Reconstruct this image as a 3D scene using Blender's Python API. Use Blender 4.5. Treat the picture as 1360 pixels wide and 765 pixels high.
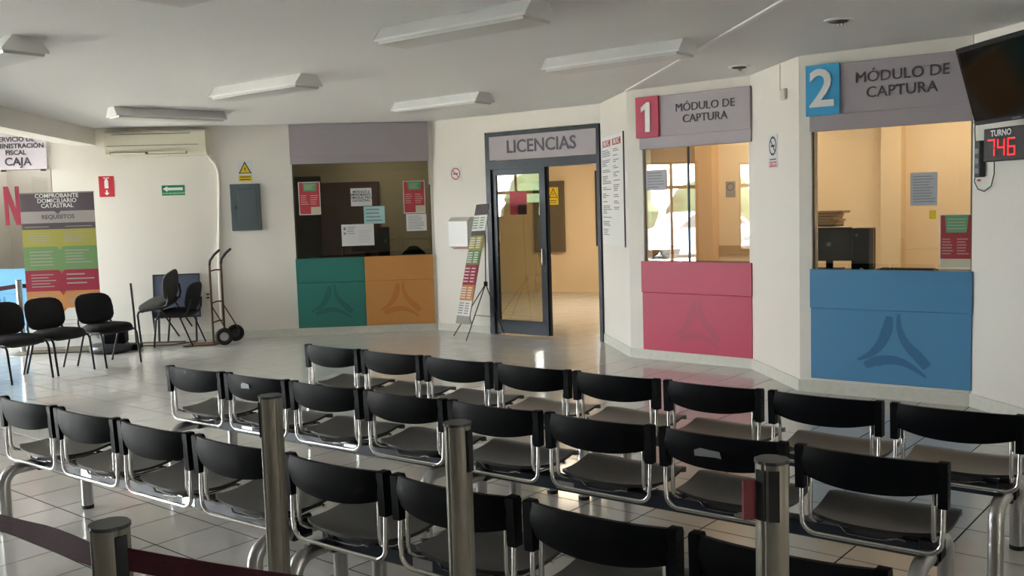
import bpy, math, random
from mathutils import Vector, Matrix
for o in list(bpy.data.objects): bpy.data.objects.remove(o)
random.seed(7)
SC = bpy.context.scene
COL = SC.collection
# ------------------------------------------------------------------ camera
EYE = 1.70
PITCH, ROLL, FPX = 0.0847167, -0.0302762, 1265.227
cam = bpy.data.cameras.new('camera'); cam.sensor_width = 36; cam.lens = FPX / 1360 * 36
cam.clip_start = 0.05; cam.clip_end = 300
co = bpy.data.objects.new('camera', cam); COL.objects.link(co)
fw = Vector((0, math.cos(PITCH), -math.sin(PITCH))); up0 = Vector((0, math.sin(PITCH), math.cos(PITCH))); rt0 = Vector((1, 0, 0))
rt = rt0 * math.cos(ROLL) + up0 * math.sin(ROLL); up = up0 * math.cos(ROLL) - rt0 * math.sin(ROLL)
M3 = Matrix((rt, up, -fw)).transposed()
co.matrix_world = Matrix.Translation((0, 0, EYE)) @ M3.to_4x4()
SC.camera = co
# ------------------------------------------------------------------ world, light, exposure
SC.view_settings.view_transform = 'Standard'; SC.view_settings.look = 'None'
SC.view_settings.gamma = 1; SC.view_settings.exposure = 2.0
wd = bpy.data.worlds.new('daylight'); SC.world = wd; wd.use_nodes = True
bgn = wd.node_tree.nodes['Background']; bgn.inputs[0].default_value = (0.95, 0.97, 1.0, 1); bgn.inputs[1].default_value = 9.0
def area(name, loc, size, power, col, rot):
    l = bpy.data.lights.new(name, 'AREA'); l.shape = 'RECTANGLE'; l.size, l.size_y = size; l.energy = power; l.color = col
    o = bpy.data.objects.new(name, l); COL.objects.link(o); o.location = loc; o.rotation_euler = rot
    return o
CEIL = 2.92
WIN = [(11.1, 12.8, 0.2, 2.60), (9.45, 10.9, 1.45, 2.55), (6.55, 7.7, 0.02, 2.55), (4.3, 5.65, 0.6, 2.50)]  # y0,y1,z0,z1 on the left facade; first opening added to brighten the back left
XF = -8.0
for (a, b, c, d) in WIN:       # sampling portals in the window openings, they give no light of their own
    p = area('window_portal', (XF - 0.02, (a + b) / 2, (c + d) / 2), (d - c, b - a), 1, (1, 1, 1), (0, -math.pi / 2, 0)); p.data.cycles.is_portal = True
sun = bpy.data.lights.new('sun', 'SUN'); sun.energy = 70; sun.angle = 0.01; sun.color = (1.0, 0.95, 0.86)   # sunlit pavement outside the left windows
so = bpy.data.objects.new('sun', sun); COL.objects.link(so); so.rotation_euler = (0.15, 0.70, 0)
# ceiling lamps of the back offices (warm), the last one an added fill
area('office_light', (1.0, 15.4, 2.85), (1.2, 1.2), 17, (1.0, 0.83, 0.60), (0, 0, 0))
area('office_light', (2.7, 11.1, 2.85), (0.9, 0.9), 6.6, (1.0, 0.84, 0.62), (0, 0, 0))
area('office_light', (4.3, 9.7, 2.85), (0.9, 0.9), 6.6, (1.0, 0.84, 0.62), (0, 0, 0))
area('office_light', (-7.3, 14.8, 2.85), (1.0, 1.0), 3, (1.0, 0.97, 0.92), (0, 0, 0))
area('office_light', (-2.0, 14.8, 2.85), (0.6, 0.6), 4, (1.0, 0.92, 0.78), (0, 0, 0))  # unseen fill light added to brighten the far service window office
# ------------------------------------------------------------------ materials
def mat(name, col, rough=0.5, metal=0.0, spec=0.5, noise=0.0, nscale=8.0, bump=0.0, bscale=60.0, emit=None, es=1.0):
    m = bpy.data.materials.new(name); m.use_nodes = True; nt = m.node_tree; b = nt.nodes['Principled BSDF']
    b.inputs['Base Color'].default_value = (*col, 1); b.inputs['Roughness'].default_value = rough; b.inputs['Metallic'].default_value = metal
    b.inputs['Specular IOR Level'].default_value = spec
    tc = nt.nodes.new('ShaderNodeTexCoord')
    if noise:
        n = nt.nodes.new('ShaderNodeTexNoise'); n.inputs['Scale'].default_value = nscale; n.inputs['Detail'].default_value = 5
        mx = nt.nodes.new('ShaderNodeMix'); mx.data_type = 'RGBA'
        mx.inputs[6].default_value = (*[c * (1 - noise) for c in col], 1); mx.inputs[7].default_value = (*[min(1, c * (1 + noise)) for c in col], 1)
        nt.links.new(tc.outputs['Object'], n.inputs['Vector']); nt.links.new(n.outputs['Fac'], mx.inputs[0]); nt.links.new(mx.outputs[2], b.inputs['Base Color'])
    if bump:
        n2 = nt.nodes.new('ShaderNodeTexNoise'); n2.inputs['Scale'].default_value = bscale
        bp = nt.nodes.new('ShaderNodeBump'); bp.inputs['Strength'].default_value = bump; bp.inputs['Distance'].default_value = 0.004
        nt.links.new(tc.outputs['Object'], n2.inputs['Vector']); nt.links.new(n2.outputs['Fac'], bp.inputs['Height']); nt.links.new(bp.outputs[0], b.inputs['Normal'])
    if emit: b.inputs['Emission Color'].default_value = (*emit, 1); b.inputs['Emission Strength'].default_value = es
    return m
def glass_mat(name, tint=(1, 1, 1), gain=1.0):
    m = bpy.data.materials.new(name); m.use_nodes = True; nt = m.node_tree; nt.nodes.clear()
    out = nt.nodes.new('ShaderNodeOutputMaterial'); tr = nt.nodes.new('ShaderNodeBsdfTransparent'); tr.inputs[0].default_value = (*tint, 1)
    gl = nt.nodes.new('ShaderNodeBsdfGlossy'); gl.inputs['Roughness'].default_value = 0.0
    fr = nt.nodes.new('ShaderNodeFresnel'); fr.inputs[0].default_value = 1.5
    ml = nt.nodes.new('ShaderNodeMath'); ml.operation = 'MULTIPLY'; ml.inputs[1].default_value = gain; ml.use_clamp = True
    mx = nt.nodes.new('ShaderNodeMixShader')
    nt.links.new(fr.outputs[0], ml.inputs[0]); nt.links.new(ml.outputs[0], mx.inputs[0]); nt.links.new(tr.outputs[0], mx.inputs[1]); nt.links.new(gl.outputs[0], mx.inputs[2]); nt.links.new(mx.outputs[0], out.inputs[0])
    return m
M = dict(
    wall=mat('wall_paint', (0.80, 0.765, 0.70), 0.6, noise=0.03, nscale=1.5, bump=0.15, bscale=90),
    ceil=mat('ceiling_paint', (0.80, 0.80, 0.79), 0.75, noise=0.02, nscale=1.0),
    base=mat('baseboard_paint', (0.66, 0.65, 0.58), 0.6, noise=0.12, nscale=20),
    peach=mat('peach_paint', (0.78, 0.62, 0.41), 0.6, noise=0.04, nscale=2),
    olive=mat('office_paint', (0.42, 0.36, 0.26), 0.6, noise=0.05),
    tile=mat('ceramic_tile', (0.55, 0.535, 0.50), 0.12, spec=0.6, noise=0.06, nscale=7.0),
    grout=mat('grout', (0.04, 0.037, 0.032), 1.0, spec=0.0, noise=0.2, nscale=20),
    black=mat('black_plastic', (0.0025, 0.003, 0.0045), 0.5, spec=0.12),
    seat=mat('seat_plastic', (0.025, 0.0235, 0.0215), 0.36, spec=0.35, bump=0.3, bscale=400),
    chrome=mat('chrome', (0.80, 0.79, 0.77), 0.12, 1.0),
    leg=mat('satin_steel', (0.48, 0.48, 0.48), 0.28, 1.0),
    beam=mat('beam_paint', (0.022, 0.032, 0.055), 0.3),
    alu=mat('aluminium_profile', (0.26, 0.24, 0.205), 0.45, 0.45),
    dark=mat('dark_grey_metal', (0.035, 0.037, 0.042), 0.4),
    frame=mat('door_frame_metal', (0.018, 0.022, 0.030), 0.35, 0.4),
    belt=mat('belt_webbing', (0.055, 0.006, 0.014), 0.8, noise=0.3, nscale=60, bump=0.4, bscale=200),
    belt2=mat('belt_label', (0.16, 0.01, 0.02), 0.6),
    lilac=mat('lilac_grey_board', (0.41, 0.37, 0.40), 0.5, noise=0.02),
    letter=mat('grey_lettering', (0.075, 0.07, 0.08), 0.5),
    white=mat('white_board', (0.85, 0.85, 0.84), 0.4),
    pink=mat('pink_board', (0.53, 0.042, 0.098), 0.4, noise=0.04, nscale=3), pinkd=mat('pink_emblem', (0.44, 0.045, 0.095), 0.4),
    blue=mat('blue_board', (0.095, 0.29, 0.52), 0.4, noise=0.04, nscale=3), blued=mat('blue_emblem', (0.055, 0.18, 0.36), 0.4),
    cyan=mat('bright_blue_plaque', (0.055, 0.40, 0.74), 0.4),
    green=mat('green_board', (0.03, 0.205, 0.175), 0.4, noise=0.04, nscale=3), greend=mat('green_emblem', (0.02, 0.14, 0.125), 0.4),
    orange=mat('orange_board', (0.64, 0.30, 0.085), 0.4, noise=0.04, nscale=3), oranged=mat('orange_emblem', (0.56, 0.215, 0.045), 0.4),
    cream=mat('cream_plastic', (0.70, 0.665, 0.53), 0.45, noise=0.03), creamd=mat('dark_slot', (0.10, 0.09, 0.07), 0.6),
    panel=mat('panel_grey', (0.085, 0.11, 0.12), 0.45, noise=0.05), yellow=mat('sign_yellow', (0.78, 0.58, 0.03), 0.5),
    ink=mat('black_ink', (0.02, 0.02, 0.02), 0.6), greyink=mat('grey_ink', (0.25, 0.25, 0.27), 0.7),
    red=mat('sign_red', (0.62, 0.03, 0.05), 0.45), sgreen=mat('sign_green', (0.01, 0.25, 0.10), 0.45),
    paper=mat('paper', (0.74, 0.74, 0.74), 0.8), paperg=mat('pale_grey_paper', (0.50, 0.52, 0.56), 0.7), cyanp=mat('cyan_paper', (0.42, 0.68, 0.68), 0.8), pgreen=mat('print_green', (0.12, 0.36, 0.18), 0.6), pred=mat('print_red', (0.48, 0.045, 0.06), 0.6),
    plight=mat('print_cream', (0.55, 0.55, 0.40), 0.6),
    bolive=mat('banner_yellow', (0.32, 0.30, 0.05), 0.5), bgreen=mat('banner_green', (0.13, 0.24, 0.09), 0.5), bred=mat('banner_red', (0.27, 0.010, 0.035), 0.5), bor=mat('banner_orange', (0.50, 0.21, 0.06), 0.5), bgrey=mat('banner_grey', (0.075, 0.055, 0.065), 0.5), bgl=mat('banner_light_grey', (0.30, 0.275, 0.26), 0.5), bwhite=mat('banner_white', (0.72, 0.72, 0.71), 0.5),
    fabric=mat('black_fabric', (0.012, 0.011, 0.014), 0.9, bump=0.5, bscale=300), fabricg=mat('worn_grey_fabric', (0.05, 0.05, 0.045), 0.9, noise=0.2, nscale=10),
    tube=mat('black_tube', (0.02, 0.017, 0.018), 0.35, 0.3), rust=mat('rusty_steel', (0.13, 0.075, 0.045), 0.7, 0.4, noise=0.45, nscale=14),
    bluepanel=mat('blue_grey_panel', (0.085, 0.105, 0.16), 0.5, noise=0.2, nscale=4), rubber=mat('rubber', (0.015, 0.015, 0.016), 0.7),
    screen=mat('tv_screen', (0.006, 0.006, 0.006), 0.08, spec=0.5), tvframe=mat('tv_bezel', (0.012, 0.012, 0.014), 0.25),
    led=mat('red_led', (0.3, 0, 0), 0.4, emit=(1.0, 0.02, 0.03), es=0.32), dispb=mat('display_black', (0.012, 0.008, 0.008), 0.35),
    lamp=mat('lamp_housing', (0.80, 0.80, 0.79), 0.4), lens=mat('lamp_lens', (0.62, 0.62, 0.61), 0.3, spec=0.6),
    maroon=mat('maroon_panel', (0.045, 0.010, 0.012), 0.5), darkdoor=mat('dark_door', (0.02, 0.02, 0.02), 0.5), brown=mat('brown_panel', (0.12, 0.095, 0.06), 0.6),
    ground=mat('pavement', (0.30, 0.29, 0.27), 0.9, noise=0.1), leaf=mat('foliage', (0.018, 0.035, 0.016), 0.9, noise=0.4, nscale=3), wood=mat('worktop', (0.03, 0.028, 0.026), 0.5), folder=mat('folder_card', (0.45, 0.30, 0.14), 0.7),
    lblue=mat('light_blue_board', (0.20, 0.50, 0.80), 0.4, noise=0.03),
    glass=glass_mat('clear_glass', (0.97, 0.98, 0.97), 1.5), glassd=glass_mat('tinted_glass', (0.74, 0.74, 0.66), 1.6), glassb=glass_mat('booth_glass', (0.94, 0.94, 0.92), 2.2),
)
# ------------------------------------------------------------------ mesh helpers
class MB:
    def __init__(s): s.v = []; s.f = []; s.sm = []
    def add(s, vs, fs, smooth=False):
        n = len(s.v); s.v += [tuple(v) for v in vs]; s.f += [tuple(i + n for i in f) for f in fs]; s.sm += [smooth] * len(fs); return s
    def box(s, x0, x1, y0, y1, z0, z1, mtx=None):
        vs = [Vector(p) for p in ((x0, y0, z0), (x1, y0, z0), (x1, y1, z0), (x0, y1, z0), (x0, y0, z1), (x1, y0, z1), (x1, y1, z1), (x0, y1, z1))]
        if mtx: vs = [mtx @ v for v in vs]
        return s.add(vs, [(0, 3, 2, 1), (4, 5, 6, 7), (0, 1, 5, 4), (1, 2, 6, 5), (2, 3, 7, 6), (3, 0, 4, 7)])
    def bbox(s, x0, x1, y0, y1, z0, z1, b=0.005):      # box with chamfered edges
        cx, cy, cz = (x0 + x1) / 2, (y0 + y1) / 2, (z0 + z1) / 2; hx, hy, hz = (x1 - x0) / 2, (y1 - y0) / 2, (z1 - z0) / 2
        b = min(b, hx * .9, hy * .9, hz * .9); vs = []; idx = {}
        for sx in (-1, 1):
            for sy in (-1, 1):
                for sz in (-1, 1):
                    for k in range(3):
                        p = [hx - b, hy - b, hz - b]; p[k] += b
                        idx[(sx, sy, sz, k)] = len(vs); vs.append((cx + sx * p[0], cy + sy * p[1], cz + sz * p[2]))
        fs = []; S = (-1, 1)
        for k in range(3):
            a, c = (k + 1) % 3, (k + 2) % 3
            for sk in S:
                q = []
                for (sa, sc) in ((-1, -1), (1, -1), (1, 1), (-1, 1)):
                    t = [0, 0, 0]; t[k] = sk; t[a] = sa; t[c] = sc; q.append(idx[(*t, k)])
                fs.append(tuple(q) if sk > 0 else tuple(q[::-1]))
            for sa in S:           # edges along axis k
                for sc in S:
                    t0 = [0, 0, 0]; t0[a] = sa; t0[c] = sc; t1 = list(t0); t0[k] = -1; t1[k] = 1
                    q = (idx[(*t0, a)], idx[(*t1, a)], idx[(*t1, c)], idx[(*t0, c)])
                    fs.append(q if sa * sc < 0 else q[::-1])
        for sx in S:
            for sy in S:
                for sz in S:
                    q = tuple(idx[(sx, sy, sz, k)] for k in range(3)); fs.append(q if sx * sy * sz > 0 else q[::-1])
        return s.add(vs, fs)
    def prism(s, pts, h0, h1, axis='z', smooth=False):   # polygon extruded along an axis
        n = len(pts)
        def P(p, h): return (p[0], p[1], h) if axis == 'z' else ((p[0], h, p[1]) if axis == 'y' else (h, p[0], p[1]))
        vs = [P(p, h0) for p in pts] + [P(p, h1) for p in pts]
        return s.add(vs, [tuple(range(n))[::-1], tuple(range(n, 2 * n))] + [(i, (i + 1) % n, n + (i + 1) % n, n + i) for i in range(n)], smooth)
    def tube(s, path, r, n=10, caps=True, rr=None, flat=1.0):
        P = [Vector(p) for p in path]; rings = []; t0 = None; nrm = None
        for i, p in enumerate(P):
            t = ((P[min(i + 1, len(P) - 1)] - P[max(i - 1, 0)])).normalized()
            if nrm is None:
                a = Vector((0, 0, 1)) if abs(t.z) < .9 else Vector((1, 0, 0)); nrm = (a - t * a.dot(t)).normalized()
            else: nrm = (nrm - t * nrm.dot(t)).normalized()
            b = t.cross(nrm); R_ = rr[i] if rr else r
            rings.append([p + (nrm * math.cos(k * 2 * math.pi / n) + b * math.sin(k * 2 * math.pi / n) * flat) * R_ for k in range(n)])
        vs = [v for rg in rings for v in rg]
        fs = [(i * n + k, i * n + (k + 1) % n, (i + 1) * n + (k + 1) % n, (i + 1) * n + k) for i in range(len(P) - 1) for k in range(n)]
        s.add(vs, fs, True)
        if caps: m = len(P) - 1; s.add(rings[0], [tuple(range(n))[::-1]]); s.add(rings[m], [tuple(range(n))])
        return s
    def cyl(s, c, r, h, axis='z', n=20, r2=None):
        c = Vector(c); d = {'x': Vector((1, 0, 0)), 'y': Vector((0, 1, 0)), 'z': Vector((0, 0, 1))}[axis]
        return s.tube([c, c + d * h], r, n, rr=[r, r if r2 is None else r2])
    def lathe(s, prof, c=(0, 0, 0), n=24):               # profile (r, z) around z
        vs = [(c[0] + r * math.cos(k * 2 * math.pi / n), c[1] + r * math.sin(k * 2 * math.pi / n), c[2] + z) for r, z in prof for k in range(n)]
        fs = [(i * n + k, i * n + (k + 1) % n, (i + 1) * n + (k + 1) % n, (i + 1) * n + k) for i in range(len(prof) - 1) for k in range(n)]
        fs += [tuple(range(n))[::-1], tuple((len(prof) - 1) * n + k for k in range(n))]
        return s.add(vs, fs, True)
    def grid2(s, fn, nu, nv, th, smooth=True):           # a curved shell: fn(u,v) -> point, th(u,v) -> offset vector
        A = [[Vector(fn(i / nu, j / nv)) for j in range(nv + 1)] for i in range(nu + 1)]
        B = [[A[i][j] + Vector(th(i / nu, j / nv)) for j in range(nv + 1)] for i in range(nu + 1)]
        W_ = nv + 1; N = (nu + 1) * W_; vs = [p for r in A for p in r] + [p for r in B for p in r]; fs = []
        for i in range(nu):
            for j in range(nv):
                a = i * W_ + j; fs.append((a, a + 1, a + W_ + 1, a + W_)); fs.append((N + a, N + a + W_, N + a + W_ + 1, N + a + 1))
        for i in range(nu):
            a = i * W_; fs.append((a, a + W_, N + a + W_, N + a)); a += nv; fs.append((a, N + a, N + a + W_, a + W_))
        for j in range(nv):
            a = j; fs.append((a, N + a, N + a + 1, a + 1)); a = nu * W_ + j; fs.append((a, a + 1, N + a + 1, N + a))
        return s.add(vs, fs, smooth)
    def mesh(s, name, m):
        me = bpy.data.meshes.new(name); me.from_pydata(s.v, [], s.f); me.materials.append(m)
        me.polygons.foreach_set('use_smooth', s.sm); me.update(); return me
def obj(name, mb, m, parent=None, label=None, loc=None, rot=None, smooth_angle=None):
    o = bpy.data.objects.new(name, mb.mesh(name, m) if isinstance(mb, MB) else mb); COL.objects.link(o)
    if any(p.use_smooth for p in o.data.polygons):
        try: o.data.set_sharp_from_angle(angle=math.radians(50))
        except Exception: pass
    if parent: o.parent = parent
    if name == 'small_print': o['kind'] = 'stuff'
    if label: o['label'] = label
    if loc: o.location = loc
    if rot: o.rotation_euler = rot
    return o
def tag(o, label=None, cat=None, group=None, kind=None):
    if label: o['label'] = label
    if cat: o['category'] = cat
    if group: o['group'] = group
    if kind: o['kind'] = kind
    return o
def thing(name, label, cat, loc=(0, 0, 0), rz=0.0, group=None):
    o = bpy.data.objects.new(name, None); COL.objects.link(o); o.location = loc; o.rotation_euler = (0, 0, rz); o.empty_display_size = .1
    return tag(o, label, cat, group)
def copy_tree(o, parent=None):
    c = o.copy(); COL.objects.link(c); c.parent = parent
    for ch in list(o.children): copy_tree(ch, c)
    return c
def text(name, s, size, loc, m, parent, bold=0.0, extrude=0.002, align='CENTER', xs=1.0, ls=1.0, rot=(math.pi / 2, 0, 0), label=None, space=1.0):
    cu = bpy.data.curves.new(name, 'FONT'); cu.body = s; cu.size = size; cu.extrude = extrude; cu.offset = bold; cu.align_x = align; cu.align_y = 'CENTER'
    cu.space_line = ls; cu.space_character = space; cu.resolution_u = 3; cu.materials.append(m)
    tmp = bpy.data.objects.new(name, cu); COL.objects.link(tmp); bpy.context.view_layer.update()
    me = bpy.data.meshes.new_from_object(tmp.evaluated_get(bpy.context.evaluated_depsgraph_get())); bpy.data.objects.remove(tmp)
    o = bpy.data.objects.new(name, me); COL.objects.link(o); o.parent = parent; o.location = loc; o.rotation_euler = rot; o.scale = (xs, 1, 1)
    if label: o['label'] = label
    return o
def struct(name, mb, m, parent=None, loc=None, rot=None):
    o = obj(name, mb, m, parent, loc=loc, rot=rot)
    if not parent: o['kind'] = 'structure'
    return o
# ------------------------------------------------------------------ plan of the hall (metres)
PLL = Vector((-5.882, 12.968)); PL = Vector((-2.98, 13.16)); P0 = Vector((-1.061, 13.387)); P1 = Vector((1.133, 11.728)); P2 = Vector((1.303, 10.481))
P3 = Vector((2.404, 9.518)); P4 = Vector((2.525, 8.331)); P5 = Vector((3.638, 7.512)); P6 = Vector((3.86, 6.40))
class Fr:                        # a wall's own frame: x along it, y into it, z up
    def __init__(s, a, b): s.o = a; d = b - a; s.L = d.length; s.a = math.atan2(d.y, d.x); s.d = d.normalized(); s.n = Vector((s.d.y, -s.d.x))
    def w(s, x, y, z=0): p = s.o + s.d * x - s.n * y; return Vector((p.x, p.y, z))
FB, FD, FL, FP, FR, FU, FT = Fr(PLL, P0), Fr(P0, P1), Fr(P1, P2), Fr(P2, P3), Fr(P3, P4), Fr(P4, P5), Fr(P5, P6)
def on(fr, name, label, cat, x, z=0, y=0, group=None): return thing(name, label, cat, tuple(fr.w(x, y, z)), fr.a, group)
def wall(name, fr, boxes, m=None):
    mb = MB()
    for b in boxes: mb.box(*b)
    return struct(name, mb, m or M['wall'], loc=(fr.o.x, fr.o.y, 0), rot=(0, 0, fr.a))
T = 0.16
wall('wall_back', FB, [(-.28, 2.91, 0, T, 0, CEIL), (2.91, 4.80, 0, T, 0, 1.06), (2.91, 4.80, 0, T, 2.39, CEIL), (4.80, FB.L + .02, 0, T, 0, CEIL), (-2.3, -.28, 0, T, 2.4, CEIL), (-2.3, -.28, 0, T, 0, 1.06)])
wall('wall_door_side', FD, [(0, .97, 0, T, 0, CEIL), (.97, FD.L, 0, T, 2.69, CEIL)])
wall('wall_price_list_side', FL, [(0, FL.L, 0, T, 0, CEIL)])
wall('wall_booth_one', FP, [(0, .195, 0, T, 0, CEIL), (.195, 1.46, 0, T, 0, 1.06), (.195, 1.46, 0, T, 2.28, CEIL)])
wall('wall_between_booths', FR, [(0, FR.L, 0, T, 0, CEIL), (-.05, 0.0, 0, T, 0, CEIL)])
wall('wall_booth_two', FU, [(0, .11, 0, T, 0, CEIL), (.11, 1.375, 0, T, 0, 1.06), (.11, 1.375, 0, T, 2.28, CEIL)])
wall('wall_right', FT, [(0, 10.2, 0, T, 0, CEIL)])
wall('wall_rear', Fr(Vector((XF, -3.0)), Vector((6.2, -3.0))), [(0, 14.2, -T, 0, 0, CEIL)])
fb = [(XF - T, XF, -3.1, WIN[3][0], 0, CEIL), (XF - T, XF, WIN[3][1], WIN[2][0], 0, CEIL), (XF - T, XF, WIN[2][1], WIN[1][0], 0, CEIL), (XF - T, XF, WIN[1][1], WIN[0][0], 0, CEIL), (XF - T, XF, WIN[0][1], 16.0, 0, CEIL)]
for a, b, c, d in WIN: fb += [(XF - T, XF, a, b, 0, c), (XF - T, XF, a, b, d, CEIL)]
mb = MB()
for b in fb: mb.box(*b)
struct('wall_left', mb, M['wall'])
struct('ceiling', MB().box(XF - .2, 8.0, -3.2, 20.5, CEIL, CEIL + .12), M['ceil'])
for nm, fr, a, b in (('baseboard_back', FB, -.28, FB.L - .005), ('baseboard_door_side', FD, .01, .95), ('baseboard_price_list_side', FL, 0, FL.L), ('baseboard_booth_one', FP, -.004, FP.L), ('baseboard_between_booths', FR, -.004, FR.L), ('baseboard_booth_two', FU, -.004, FU.L), ('baseboard_right', FT, 0, 9)):
    wall(nm, fr, [(a, b, -.014, .002, 0, .105)], M['base'])
# facade windows: frame, mullions and glass
for i, (a, b, c, d) in enumerate(WIN):
    f = MB(); t = .05
    f.box(XF - .1, XF - .04, a, a + t, c, d).box(XF - .1, XF - .04, b - t, b, c, d).box(XF - .1, XF - .04, a + t, b - t, c, c + t).box(XF - .1, XF - .04, a + t, b - t, d - t, d)
    for k in range(1, 3 if b - a > 1.5 else 2): y = a + (b - a) * k / (3 if b - a > 1.5 else 2); f.box(XF - .1, XF - .04, y - .025, y + .025, c + t, d - t)
    f.box(XF - .1, XF - .04, a + t, b - t, 1.98, 2.05)
    o = struct('window_%d' % (i + 1), f, M['brown']); obj('pane', MB().box(XF - .075, XF - .068, a + t, b - t, c + t, d - t), M['glass'], o)
# outdoors, seen only as a reflection in the booth glass
struct('ground', MB().box(-40, XF - .2, -30, 40, -.12, -.02).box(-40, 40, -40, -3.2, -.12, -.02), M['ground'])
for (x, y, h, lb) in ((-24, 4.4, 3.0, 'second tree from the street end, outside the left windows'), (-26, 8.6, 2.4, 'lowest bushy green tree outside the left windows'), (-23.5, -3.9, 3.2, 'nearest tall bushy tree outside the left windows'), (-25, 0.3, 2.9, 'farthest and widest bushy tree outside the left windows')):
    t = thing('tree', lb, 'tree', (x, y, -.02), 0, 'trees outside the windows')
    obj('trunk', MB().tube([(0, 0, 0), (.05, 0, h * .45), (0, .05, h * .6)], .12, 8, rr=[.16, .12, .08]), M['brown'], t)
    mb = MB()
    for k in range(16):
        r = random.uniform(.6, 1.1); c = (random.uniform(-.8, .8), random.uniform(-.9, .9), h * .6 + random.uniform(-.9, .5))
        mb.lathe([(r * math.sin(q * math.pi / 7) * random.uniform(.85, 1.1) + .01, r * -math.cos(q * math.pi / 7)) for q in range(8)], c, 10)
    obj('foliage', mb, M['leaf'], t)
t = thing('car', 'pale blue parked car outside, seen only in the glass reflections', 'car', (-17.5, 3.4, -.02), math.radians(82))
obj('body', MB().prism([(-2.0, .30), (2.0, .30), (2.05, .62), (1.9, .82), (1.15, .90), (.55, 1.38), (-.9, 1.42), (-1.5, .98), (-2.0, .90)], -.82, .82, 'y'), mat('car_paint', (.22, .32, .42), .3), t)
obj('side_windows', MB().prism([(1.0, .92), (.5, 1.32), (-.85, 1.36), (-1.35, .98)], -.825, .825, 'y'), M['dark'], t)
for x in (-1.25, 1.25):
    for y in (-.72, .72): obj('wheel', MB().cyl((x, y - .1, .32), .32, .2, 'y', 20), M['rubber'], t)
# ------------------------------------------------------------------ floor: slab of grout with single tiles
floor = struct('floor', MB().box(XF - .1, 8.0, -3.1, 20.5, -.12, -.0014), M['grout'])
TS = 0.36608; TA = -0.692818; TO = Vector((-1.643044 * 1.7, 3.568566 * 1.7)); J = .0042
ti = Vector((math.cos(TA), math.sin(TA))); tj = Vector((math.sin(TA), -math.cos(TA)))
h = TS / 2 - J
tm = MB(); c_ = .0006
tm.add([(-h, -h, -.006), (h, -h, -.006), (h, h, -.006), (-h, h, -.006), (-h, -h, -.0005), (h, -h, -.0005), (h, h, -.0005), (-h, h, -.0005), (-h + c_, -h + c_, 0), (h - c_, -h + c_, 0), (h - c_, h - c_, 0), (-h + c_, h - c_, 0)],
       [(0, 1, 5, 4), (1, 2, 6, 5), (2, 3, 7, 6), (3, 0, 4, 7), (4, 5, 9, 8), (5, 6, 10, 9), (6, 7, 11, 10), (7, 4, 8, 11), (8, 9, 10, 11)])
tile_me = tm.mesh('tile', M['tile'])
cells = []
for i in range(-45, 60):
    for j in range(-50, 50):
        c = TO + ti * (TS * (i + .5)) + tj * (TS * (j + .5))
        if XF + .1 < c.x < 6.5 and -2.7 < c.y < 19.5: cells.append(c)
def inview(c): return c.y > 2.6 and -0.60 * c.y - .2 < c.x < min(0.56 * c.y + .2, 3.7) and c.y < 13.2
near = sorted([c for c in cells if inview(c)], key=lambda c: c.length)[:300]
ns = {(round(c.x, 3), round(c.y, 3)) for c in near}
for c in near:
    o = bpy.data.objects.new('tile', tile_me); COL.objects.link(o); o.parent = floor
    o.location = (c.x, c.y, random.uniform(-.0003, .0002)); o.rotation_euler = (random.uniform(-.0006, .0006), random.uniform(-.0006, .0006), TA)
fld = MB(); rm = Matrix.Rotation(TA, 3, 'Z')
for c in cells:
    if (round(c.x, 3), round(c.y, 3)) in ns: continue
    fld.add([rm @ Vector(v) + Vector((c.x, c.y, 0)) for v in tm.v], tm.f)
o = obj('tile_field', fld, M['tile'], floor); o['kind'] = 'stuff'
# ------------------------------------------------------------------ ceiling beam, strip, downlights
bd = Vector((-5.02, 9.31)) - Vector((-5.35, 12.95)); bfr = Fr(Vector((-5.36, 12.96)) + Vector((-.52, 0)), Vector((-5.02, 9.31)) + Vector((-.62, .0)))
wall('trim_1', Fr(PLL + Vector((0, 0)), PLL + Vector((.60, -6.6))), [(0, 9.5, 0, .32, 2.70, CEIL)], M['wall'])
wall('trim_2', Fr(P2 + Vector((0, -.02)), Vector((1.78, 5.4))), [(0, 9.0, -.02, .02, CEIL - .012, CEIL + .01)], M['white'])
for i, (x, y) in enumerate(((2.31, 6.70), (2.14, 8.85))):
    t = thing('recessed_downlight', ('unlit recessed ceiling downlight in front of booth two' if i == 0 else 'small unlit recessed downlight on the ceiling near booth one'), 'ceiling light', (x, y, CEIL), 0, 'recessed downlights')
    obj('trim_ring', MB().lathe([(.10, 0), (.10, -.008), (.075, -.012), (.07, -.002)], n=24), M['lamp'], t)
    obj('socket', MB().lathe([(.068, -.004), (.06, -.018), (.02, -.024)], n=20), M['creamd'], t)
    obj('bulb', MB().lathe([(.012, -.02), (.025, -.03), (.02, -.042), (.004, -.046)], c=(.01, 0, 0), n=12), M['chrome'], t)
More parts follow.
